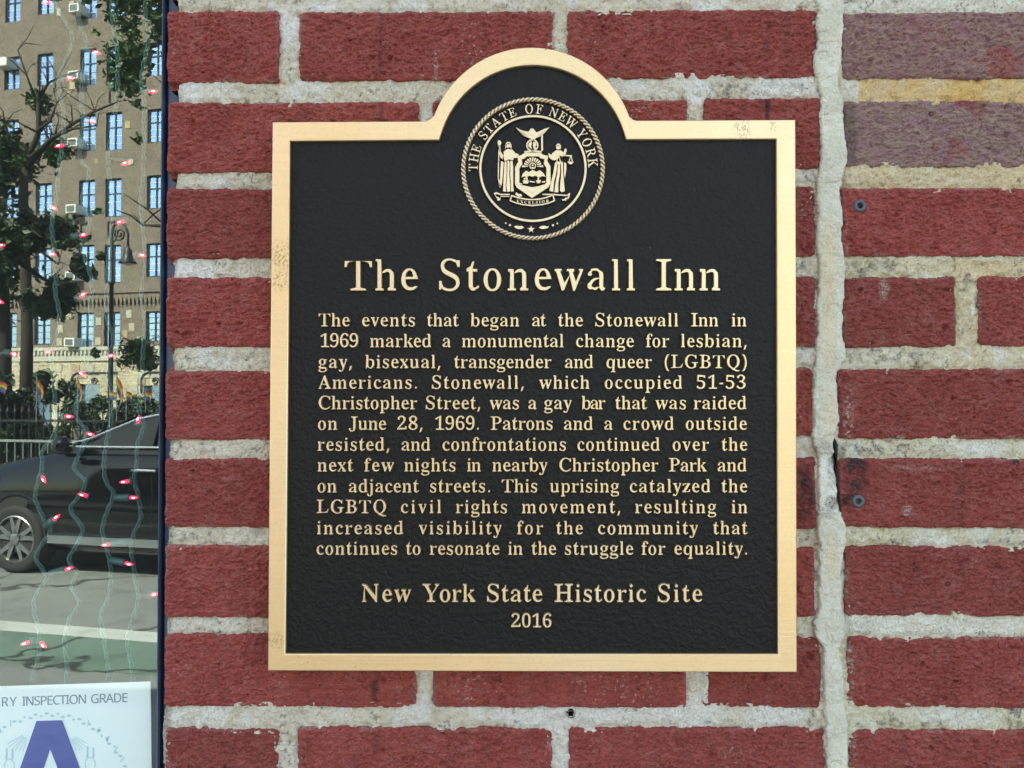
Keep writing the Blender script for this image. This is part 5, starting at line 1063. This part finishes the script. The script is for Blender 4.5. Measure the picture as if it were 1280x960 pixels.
# ---- railing, park fence, flags
def bars_fence(name, label, cat, d, sa, sb, z0, z1, pitch, r, mat, spike, rails, group=None):
    n = int((sb-sa)/pitch); e = empty(name, sw(sa, d, z0), PHI); tag(e, label, cat, group)
    b = MB(); H = z1-z0
    if spike: b.tube([(0,0,0),(0,0,H-.16),(0,0,H-.15),(0,0,H-.10),(0,0,H)], [r,r,r*2.6,r*1.3,.001], 6)
    else: b.tube([(0,0,0),(0,0,H)], r, 6)
    o = b.build('picket', M[mat], e); 
    for i in range(1, n+1):
        c = o.copy(); COL.objects.link(c); c.parent = e; c.location = (i*pitch, 0, 0)
    for z in rails:
        b = MB(); b.box(-.03, n*pitch+.03, -.018, .018, z-.018, z+.018); b.build('rail', M[mat], e)
    return e
dB = FAR_K + .5
sA, _, zB = street_at(-60, 548, dB); sB = street_at(112, 548, dB)[0]
bars_fence('crowd_barrier', 'low galvanised steel barrier behind the black car, mirrored in the shop window', 'barrier', dB, sA, sB, .02, zB, (sB-sA)/17, .009, 'steel', False, (zB-.04, .22))
dF = FAR_K + 2.5; sA = street_at(-40, 508, dF)[0]-14; sB, _, zF = street_at(260, 508, dF)
bars_fence('park_fence', 'tall black spiked iron park fence, mirrored in the shop window', 'fence', dF, sA, sB, .02, zF+.05, .15, .012, 'iron', True, (.25, zF-.28))
fl_cols = [(.20,.012,.012),(.28,.09,.01),(.30,.22,.02),(.015,.10,.03),(.012,.03,.17),(.08,.012,.11)]  # cloth colours darkened to stand in for the shade the flags hang in
for i, c in enumerate(fl_cols): M['f%d' % i] = new_mat(['red','orange','yellow','green','blue','violet'][i]+'_flag_cloth', c, .8)
def flag(px, py, wpx, hpx, label, droop):
    s, d, z = street_at(px, py, dF-.06); k = street_at(px+wpx, py, dF-.06)[0]-s; hh = z-street_at(px, py+hpx, dF-.06)[2]
    e = empty('rainbow_flag', sw(s, d, z-.0), PHI); tag(e, label, 'flag', 'small rainbow flags on the park fence')
    b = MB(); b.tube([(0,0,-.75),(0,0,.05)], .007, 6); b.build('stick', M['steel'], e)
    for j in range(6):
        V = []
        for i in range(7):
            x = k*i/6; y = .03*math.sin(i*1.4)*i/6
            for q in (j/6, (j+1)/6): V.append((x*(1-droop*.5*i/6*q), y, -hh*q - droop*hh*.9*(i/6)**1.5))
        b = MB(); b.add(V, [(2*i, 2*i+2, 2*i+3, 2*i+1) for i in range(6)]); b.add([(v[0], v[1]-.004, v[2]) for v in V], [(2*i, 2*i+1, 2*i+3, 2*i+2) for i in range(6)]); b.build('stripe', M['f%d' % j], e)
flag(-4,476,15,13,'rainbow flag at the far left of the mirrored fence',.4); flag(46,474,11,16,'drooping rainbow flag left of the mirrored lamp post, second from the left',1.2)
flag(97,474,8,15,'narrow drooping rainbow flag between the sunlit stone and the lamp post',1.6); flag(137,489,10,10,'tiny rainbow flag at the foot of the mirrored lamp post',.3)
flag(146,470,10,20,'folded dark rainbow flag just right of the mirrored lamp post',1.4); flag(158,489,9,11,'tiny bright rainbow flag over the fence spikes, between two larger ones',.5)
flag(182,489,9,11,'tiny yellow and orange rainbow flag in front of the blue ground floor window',.4)

# ---- lamp post
sL, dL, zL = street_at(140, 300, 30.0)
e = empty('street_lamp', sw(sL, dL, 0), PHI); tag(e, 'tall dark bishop crook street lamp with a bell lantern, mirrored in the shop window', 'street lamp')
kL = street_at(150, 300, 30.0)[0]-sL; kL /= 10.0     # metres per pixel there
b = MB(); b.tube([(0,0,0),(0,0,.5),(0,0,.55),(0,0,1.1),(0,0,1.2),(0,0,zL-1.9),(0,0,zL-1.85),(0,0,zL-1.75),(0,0,zL-1.7),(0,0,zL)], [.26,.24,.18,.15,.11,.085,.14,.14,.08,.07], 12); b.build('post', M['iron'], e, True)
cr = [(0,0),(0,8),(2,15),(7,19),(12,18.5),(17,13),(20,5),(20,-6)]; Pc = []
for i in range(len(cr)-1):
    for k in range(4): t_ = k/4; Pc.append((cr[i][0]*(1-t_)+cr[i+1][0]*t_, cr[i][1]*(1-t_)+cr[i+1][1]*t_))
Pc.append(cr[-1])
b = MB(); b.tube([(x*kL, 0, zL+y*kL) for x, y in Pc], .055, 8)
sp_ = [(10+ (7-6.0*a/11)*math.cos(a+2.4), 6+(8-7.0*a/11)*math.sin(a+2.4)) for a in np.linspace(0, 11, 34)]; b.tube([(x*kL, 0, zL+y*kL) for x, y in sp_], .038, 6)
b.tube([(0,0,zL-2.1*kL),(4*kL,0,zL-1*kL),(6*kL,0,zL+4*kL)], .03, 6); b.build('crook', M['iron'], e, True)
b = MB(); z0 = zL - 6*kL; x0 = 20*kL
b.tube([(x0,0,z0),(x0,0,z0-3*kL),(x0,0,z0-5*kL),(x0,0,z0-8*kL),(x0,0,z0-15*kL),(x0,0,z0-19*kL),(x0,0,z0-20*kL)], [.06,.07,.14,.17,.20,.36,.38], 14); b.build('lantern', M['iron'], e, True)
b = MB(); b.tube([(x0,0,z0-20*kL),(x0,0,z0-21.5*kL),(x0,0,z0-22.5*kL)], [.24,.20,.08], 12); b.build('lamp_globe', M['blind'], e, True)

# ---- the apartment building across the park
dA = 39.0
while CAM[1]*0 + (lambda p: 0)(0): pass
def fs(px, py=300): return street_at(px, py, dA)[0]
def fz(px, py): return street_at(px, py, dA)[2]
apt = empty('apartment_building', sw(0, dA, 0), PHI); tag(apt, 'tall brown brick apartment building with blue reflecting windows, mirrored in the shop window', 'building')
colsp = [(3,22),(44,64),(98,118),(131,151),(183,204)]
tops = {0:[-13,71,150,232,312,391],1:[-22,67,151,229,310,391],2:[-22,61,143,225,306,391],3:[-22,58,140,223,306,390],4:[-30,53,136,219,304,389]}
hts = {0:41,1:40,2:46,3:48,4:42}; low = {0:44,1:40,2:44,3:44,4:38}
s_first = fs(3); period = fs(230) - s_first
wins = []; zlow = {}
for ci, (xa, xb) in enumerate(colsp):
    xm = (xa+xb)/2; rows = []
    for ri, tp in enumerate(tops[ci]):
        h_ = low[ci] if ri == 5 else hts[ci]; rows.append((fz(xm, tp+h_), fz(xm, tp)))
    fh = rows[1][0]-rows[2][0]
    up = [(rows[0][0]+fh*k, rows[0][1]+fh*k) for k in (1, 2, 3)]
    wins.append((fs(xa), fs(xb), rows[::-1] + up))
ztop = wins[2][2][-1][1] + 1.6; z_c0 = fz(100, 388); z_c1 = fz(100, 363); z_b0 = fz(100, 449); z_b1 = fz(100, 436); zb5 = z_b0
wall = MB(); TH = .45; PER = (-4, -3, -2, -1, 0, 1)
cells = []
for pk in PER:
    for ci, (sa, sb, rows) in enumerate(wins): cells.append((sa+pk*period, sb+pk*period, rows, ci))
cells.sort(); S0, S1 = cells[0][0]-2, cells[-1][1]+2
for i, (sa, sb, rows, ci) in enumerate(cells):
    l = S0 if i == 0 else (cells[i-1][1]+sa)/2; r = S1 if i == len(cells)-1 else (sb+cells[i+1][0])/2
    wall.box(l, sa, -TH, 0, zb5, ztop); wall.box(sb, r, -TH, 0, zb5, ztop); z = zb5
    for (a, c) in rows: wall.box(sa, sb, -TH, 0, z, a); z = c
    wall.box(sa, sb, -TH, 0, z, ztop)
wall.build('wall', M['apt_brick'], apt)
b = MB(); b.box(S0, S1, -14, -TH-.3, 0, ztop); b.build('core', M['roofing'], apt)
def window_meshes(w_, h_):
    f = MB(); t_ = .07; m_ = .028; f.box(0,w_,-.1,.0,0,t_); f.box(0,w_,-.1,.0,h_-t_,h_); f.box(0,t_,-.1,.0,t_,h_-t_); f.box(w_-t_,w_,-.1,.0,t_,h_-t_); f.box(w_/2-.035,w_/2+.035,-.09,-.01,t_,h_-t_); f.box(t_,w_-t_,-.085,-.015,h_*.60,h_*.60+.06)
    mu = MB()
    for q in (.2,.4,.8): mu.box(t_,w_-t_,-.08,-.04,h_*q-m_/2,h_*q+m_/2)
    pn = MB(); pn.add([(t_,-.06,t_),(w_-t_,-.06,t_),(w_-t_,-.06,h_-t_),(t_,-.06,h_-t_)], [(0,1,2,3)]); return f, mu, pn
proto = {}
for (sa, sb, rows, ci) in cells:
    for ri, (a, c) in enumerate(rows):
        key = (ci, ri == 0)
        if key not in proto:
            f, mu, pn = window_meshes(sb-sa, c-a); fo = f.build('window', M['win_frame'], apt); p_ = pn.build('pane', M['apt_glass'], fo); m2 = mu.build('muntin', M['ac'] if ri else M['win_frame'], fo); proto[key] = (fo, p_, m2)
        else:
            fo0, p0, m0 = proto[key]; fo = fo0.copy(); COL.objects.link(fo); fo.parent = apt
            for q in (p0, m0): c2 = q.copy(); COL.objects.link(c2); c2.parent = fo
        fo.location = (sa, -.10, a)
b = MB(); b.box(S0, S1, 0, .16, fz(100,368), fz(100,363.5)); b.box(S0, S1, 0, .08, fz(100,372), fz(100,368)); b.build('cornice', M['apt_brick'], apt)
PC = (S1-S0)/285
b = MB(); zq0, zq1 = fz(100,382), fz(100,372); b.prism([(0,zq1),(.10,zq0+.12),(.14,zq0),(.20,zq0),(.22,zq0+.15),(.30,zq1)], 0, .13); o = b.build('corbel', M['apt_brick'], apt); o.location = (S0, 0, 0)
for i in range(1, min(290, int((S1-S0)/PC))): c = o.copy(); COL.objects.link(c); c.parent = apt; c.location = (S0+i*PC, 0, 0)
b = MB(); b.box(S0, S1, 0, .22, fz(100,438), fz(100,434)); b.box(S0, S1, 0, .14, z_b0-.1, fz(100,438)); b.build('string_course', M['stone'], apt)
b = MB(); b.box(0, .13, .14, .23, fz(100,443), fz(100,439)); o = b.build('dentil', M['stone'], apt); o.location = (S0, 0, 0)
for i in range(1, min(295, int((S1-S0)/PC))): c = o.copy(); COL.objects.link(c); c.parent = apt; c.location = (S0+i*PC, 0, 0)
# stone ground floor with openings
gl_ = MB(); zg = z_b0 - .1; ops_ = []
for pk in PER:
    for (xa, xb, yt) in ((43,66,466),(98,128,480),(182,203,482)): ops_.append((fs(xa)+pk*period, fs(xb)+pk*period, fz(100, yt)))
ops_.sort(); x = S0
for sa, sb, zt_ in ops_: gl_.box(x, sa, -TH, .06, 0, zg); gl_.box(sa, sb, -TH, .06, zt_, zg); x = sb
gl_.box(x, S1, -TH, .06, 0, zg); gl_.build('ground_floor', M['stone_base'], apt)
pp = None
for sa, sb, zt_ in ops_:
    b = MB(); b.box(sa, sb, -.35, -.3, 0, zt_); b.build('door_recess', M['apt_glass'], apt)
for k_, (xa, xb) in enumerate(((93,150),(180,215))):
    b = MB(); sa, sb = fs(xa), fs(xb); zz = fz(100, 466); b.tube([(sa,.12,fz(100,492)),(sa,.12,fz(100,474)),(sa+.12,.12,fz(100,469)),(sa+.4,.12,zz),(sb,.12,zz)], .05, 6); b.tube([((sa+sb)/2+.22*math.cos(t_)*(1-t_/14), .1, fz(100,477)+.22*math.sin(t_)*(1-t_/14)) for t_ in np.linspace(0,10,24)], .03, 5); b.build('door_hood', M['win_frame'], apt)
rn = random.Random(4); pb = MB().box(0,.5,0,.035,0,.34).build('stone_block', M['block'], apt); pb.location = (fs(60), .06, 2.2)
pb2 = MB().box(0,.34,0,.03,0,.42).build('stone_block', M['block'], apt); pb2.location = (fs(70), .0, fz(70,400))
cnt = 0; rects_ = []
while cnt < 190:
    px_, py_ = rn.uniform(-40, 240), (rn.uniform(450, 500) if cnt < 110 else rn.uniform(395, 434)); s_, z_ = fs(px_), fz(px_, py_)
    low_ = cnt < 110; src = pb if low_ else pb2; w_, h_ = ((.5,.34) if low_ else (.34,.42)); z_ = round(z_/.36)*.36
    if z_+h_ > (zg-.05 if low_ else z_c0): z_ -= .36
    bad = any(abs(s_-a)<w_+.02 and abs(z_-c)<h_+.01 for a, c in rects_) or any(s_+w_ > a-.03 and s_ < c+.03 and z_ < t_ for a, c, t_ in ops_ if low_) or ((not low_) and any(s_+w_ > a[0]-.03 and s_ < a[1]+.03 for a in cells)) or (not low_ and z_ < z_b1+.05)
    cnt += 1
    if bad: continue
    rects_.append((s_, z_)); c = src.copy(); COL.objects.link(c); c.parent = apt; c.location = (s_, .06 if low_ else 0, z_)
for px_, py_, w_, h_ in ((68,9,7,12),(84,0,8,10),(155,62,10,6),(85,100,10,12),(155,150,9,11),(160,198,8,8),(118,198,5,6),(158,10,5,8),(83,113,5,8)):
    s_, z_ = fs(px_), fz(px_, py_+h_); b = MB(); b.box(s_, s_+w_*.036, 0, .03, z_, z_+h_*.036); b.build('stone_block', M['block'], apt)
# fire-escape like downpipe brackets
for px_, py_ in ((135,112),(101,280),(135,278)):
    s_, z_ = fs(px_), fz(px_, py_); b = MB(); b.box(s_, s_+.06, 0, .08, z_-.75, z_); b.box(s_, s_+.42, 0, .08, z_, z_+.06); b.build('pipe_bracket', M['win_frame'], apt)
# window air conditioners
ACs = [(91,8,'air conditioner in the mirrored building, highest one, half behind leaves'),(91,91,'air conditioner with a pink bulb glowing in front of it, second from the top'),(91,174,'air conditioner level with the bare branches, third from the top'),
       (90,256,'air conditioner in the mirrored building, left of the lamp crook'),(90,339,'air conditioner just above the corbelled brick cornice'),(90,421,'lowest air conditioner, just above the stone string course')]
def make_ac(px_, py_, lab):
    s_, z_ = fs(px_), fz(px_, py_+13); e = empty('air_conditioner', sw(s_, dA, z_), PHI); tag(e, lab, 'air conditioner', 'window air conditioners of the brown building')
    w_ = .66; h_ = .47; b = MB(); b.cbox(0, w_, 0-.25, .52, 0, h_, .02); b.build('casing', M['ac'], e)
    b = MB(); b.box(.09, w_-.09, .52, .528, .07, h_-.07); b.build('grille', M['ac_grille'], e)
for a in ACs: make_ac(*a)
s_, z_ = fs(1), fz(10, 87); e = empty('air_conditioner', sw(s_, dA, z_), PHI); tag(e, 'bright white box unit at the left edge above the leaves', 'air conditioner', 'window air conditioners of the brown building')
b = MB(); b.cbox(0,.78,-.25,.55,0,.5,.02); b.build('casing', M['ac'], e); b = MB(); b.box(.08,.70,.55,.558,.07,.43); b.build('grille', M['blind'], e)

# ---- trees and shrubs of the park
def leaves(name, blobs, n, size, mat, parent, seed):
    R = np.random.RandomState(seed); C_ = np.array([b_[:3] for b_ in blobs]); rad = np.array([b_[3] for b_ in blobs]); wgt = rad**2.2/np.sum(rad**2.2)
    k = R.choice(len(blobs), n, p=wgt); sub = R.randn(len(blobs), 9, 3); sub /= np.linalg.norm(sub, axis=2, keepdims=True); sub *= R.rand(len(blobs), 9, 1)**.4
    P = C_[k] + rad[k,None]*(sub[k, R.randint(0, 9, n)]*.8 + R.randn(n,3)*.22)
    nn = R.randn(n,3); nn[:,2] = np.abs(nn[:,2])+.4; nn /= np.linalg.norm(nn, axis=1, keepdims=True); a = np.cross(nn, R.randn(n,3)); a /= np.linalg.norm(a, axis=1, keepdims=True); b_ = np.cross(nn, a)
    s = size*(.6+.8*R.rand(n,1)); V = np.stack([P-a*s, P+b_*s*.55-a*s*.1, P+a*s+nn*s*.25, P-b_*s*.55-a*s*.1], 1).reshape(-1,3)
    return mk_np(name, V, np.arange(4*n).reshape(n,4), mat, parent, False)
def tree(pxb, d, trunk, limbs, blobs, n, size, label, mat='leaf', seed=1, cat='tree'):
    """trunk/limbs in mirrored pixels at distance d; blobs = (px, py, radius px)"""
    k = abs(street_at(101, 300, d)[0]-street_at(100, 300, d)[0]); s0 = street_at(pxb, 500, d)[0]
    e = empty('tree', sw(s0, d, 0), PHI); tag(e, label, cat)
    L = lambda px_, py_, y=0: (street_at(px_, py_, d)[0]-s0, y, street_at(px_, py_, d)[2])
    R = random.Random(seed)
    b = MB(); P = [(0,0,0)] + [L(x_, y_) for x_, y_, r_ in trunk]; b.tube(P, [trunk[0][2]*k*1.25] + [r_*k for _, _, r_ in trunk], 9); b.build('trunk', M['bark'], e, True)
    for lm in limbs:
        b = MB(); yy = R.uniform(-.8,.8); m_ = len(lm); b.tube([L(x_, y_, yy*i/m_) for i, (x_, y_, r_) in enumerate(lm)], [max(.012, r_*k) for _, _, r_ in lm], 6)
        for i in range(1, m_):                      # twigs
            for q in range(3):
                x_, y_, r_ = lm[i]; a = R.uniform(-2.6, -.5); l_ = R.uniform(8, 22); x2, y2 = x_+math.cos(a)*l_, y_+math.sin(a)*l_; x3, y3 = x2+math.cos(a+R.uniform(-.8,.8))*l_*.7, y2+math.sin(a+R.uniform(-.8,.8))*l_*.7
                yy2 = R.uniform(-1,1); b.tube([L(x_, y_, yy*i/m_), L(x2, y2, yy*i/m_+yy2*.4), L(x3, y3, yy*i/m_+yy2)], [max(.01, r_*k*.5), .014, .006], 4)
        b.build('limb', M['bark'], e, True)
    bl = []
    for (x_, y_, r_) in blobs: p = L(x_, y_, R.uniform(-1.6,1.6)); bl.append((*p, r_*k))
    leaves('crown', bl, n, size, M[mat], e, seed)
    return e
tree(32, 20, [(34,420,6),(31,300,5),(29,245,4.6),(31,210,4.2)],
     [[(31,210,3.4),(45,165,2.8),(43,120,2.4),(52,100,1.4),(62,92,.8)],[(31,212,3.4),(60,175,2.2),(85,152,1.8),(110,135,1.3),(135,122,.8)],[(36,200,3),(70,172,2),(95,163,1.4),(128,160,.7)],[(45,165,2),(58,150,1.2),(63,125,.8),(55,110,.6)],[(43,120,1.5),(36,95,1),(28,65,.7)],[(29,235,3),(12,190,2),(-8,150,1.5)],[(28,260,3),(45,310,2),(70,330,1)]],
     [(8,110,16),(4,150,20),(-12,180,26),(22,165,14),(12,205,20),(28,180,12),(-20,120,20),(42,205,9)], 5200, .09, 'dark half bare tree with twisting branches against the brown building', 'leaf', 3)
tree(5, 17, [(4,430,8),(2,340,7),(-4,280,6)], [[(-4,300,4),(20,290,3),(45,290,1.5),(62,300,.8)],[(-4,300,4),(25,330,3),(50,350,1.5)]],
     [(5,250,24),(25,275,22),(48,305,18),(20,320,30),(45,345,22),(8,365,26),(34,370,18),(55,325,14),(66,300,8),(15,225,20),(35,345,24),(12,290,24),(-30,300,40),(-20,230,34),(60,358,9),(30,385,10),(70,290,6),(78,310,5)], 19000, .10, 'dense dark leafy tree at the left edge of the mirrored park', 'leaf_dark', 5)
tree(250, 11.5, [(262,420,12),(258,250,11),(250,120,9)], [[(250,120,6),(215,60,4),(180,15,2.5),(130,-8,1.2)],[(250,140,5),(215,125,3),(196,110,1.4)],[(215,60,3),(196,50,2),(192,70,1)],[(258,250,4),(215,285,2),(196,287,1)]],
     [(190,10,20),(165,4,14),(140,-2,14),(120,8,9),(155,22,9),(165,35,8),(192,42,12),(200,60,11),(198,30,12),(108,18,6),(160,40,5),(122,33,6),(125,42,4),(200,130,9),(196,143,5),(196,178,8),(190,182,5),(194,287,5),(230,30,40),(235,120,30),(240,0,50)], 7000, .055, 'leafy tree whose branch ends hang in at the top right of the glass', 'leaf', 8)
tree(190, 22, [(206,520,3),(205,450,2)], [[(205,450,1.4),(185,440,1),(168,432,.5)]], [(186,438,13),(170,436,9),(198,450,12),(178,452,9),(200,432,8),(165,445,5),(212,445,16)], 2600, .07, 'small light green young tree in front of the stone ground floor', 'leaf', 11)
tree(-40, 19, [(-40,480,8),(-44,330,7)], [[(-44,330,4),(-70,250,2)]], [(-60,200,60),(-90,280,60),(-60,340,50)], 3000, .12, 'large leafy tree beyond the left edge of the glass', 'leaf_dark', 13)
def shrub(px, py, rpx, d, n, size, label, mat, seed):
    k = abs(street_at(101, 500, d)[0]-street_at(100, 500, d)[0]); s0, _, z0 = street_at(px, py, d); e = empty('shrub', sw(s0, d, 0), PHI); tag(e, label, 'shrub', 'shrubs behind the park fence')
    R = random.Random(seed); bl = []
    for i in range(12): a = R.uniform(0, 6.28); q = R.random()**.5; bl.append((math.cos(a)*q*rpx*k*.8, R.uniform(-.5,.5), max(.25, (z0-.1)*R.random()*1.0), rpx*k*.42))
    b = MB()
    for i in range(5): a = i*1.3; b.tube([(0,0,0),(math.cos(a)*.15,math.sin(a)*.15,z0*.4),(math.cos(a)*.5,math.sin(a)*.3,z0*.8)], [.04,.025,.01], 5)
    b.build('stems', M['bark'], e); leaves('foliage', bl, n, size, M[mat], e, seed)
SH = [(-20,470,45,'big dark shrub at the left edge behind the fence'),(22,466,34,'dark shrub behind the leftmost rainbow flag'),(55,488,28,'dark shrub behind the drooping second flag'),(86,498,24,'low dark shrub below the sunlit stone, left of the lamp post'),(118,503,24,'low shrub just left of the mirrored lamp post'),
      (150,505,24,'low shrub just right of the mirrored lamp post'),(180,502,24,'low leafy shrub behind the car roof'),(215,498,30,'shrub at the right edge of the glass')]
for i, (x_, y_, r_, lb) in enumerate(SH): shrub(x_, y_-5, r_, dF+1.0+(i % 3)*.5, 5200, .055, lb, 'leaf_dark', 20+i)

# more of the park beyond the left edge of the glass
tree(-170, 21, [(-170,430,7),(-172,300,6)], [[(-172,300,4),(-150,220,2)],[(-172,300,4),(-200,230,2)]], [(-150,200,50),(-200,190,50),(-175,130,50),(-170,260,40)], 7000, .12, 'full green tree outside the left edge, farther along the fence', 'leaf', 31)
tree(-420, 22, [(-420,430,7),(-422,300,6)], [[(-422,300,4),(-400,220,2)]], [(-400,200,60),(-460,190,60),(-425,120,60),(-420,270,50)], 7000, .13, 'broad dark tree outside the left edge, far along the fence', 'leaf_dark', 33)
for i, x_ in enumerate((-80, -150, -230, -320)): shrub(x_, 480, 50, dF+1.2, 3000, .07, ['first','second','third','fourth'][i] + ' big shrub beyond the left edge of the glass behind the fence', 'leaf_dark', 50+i)
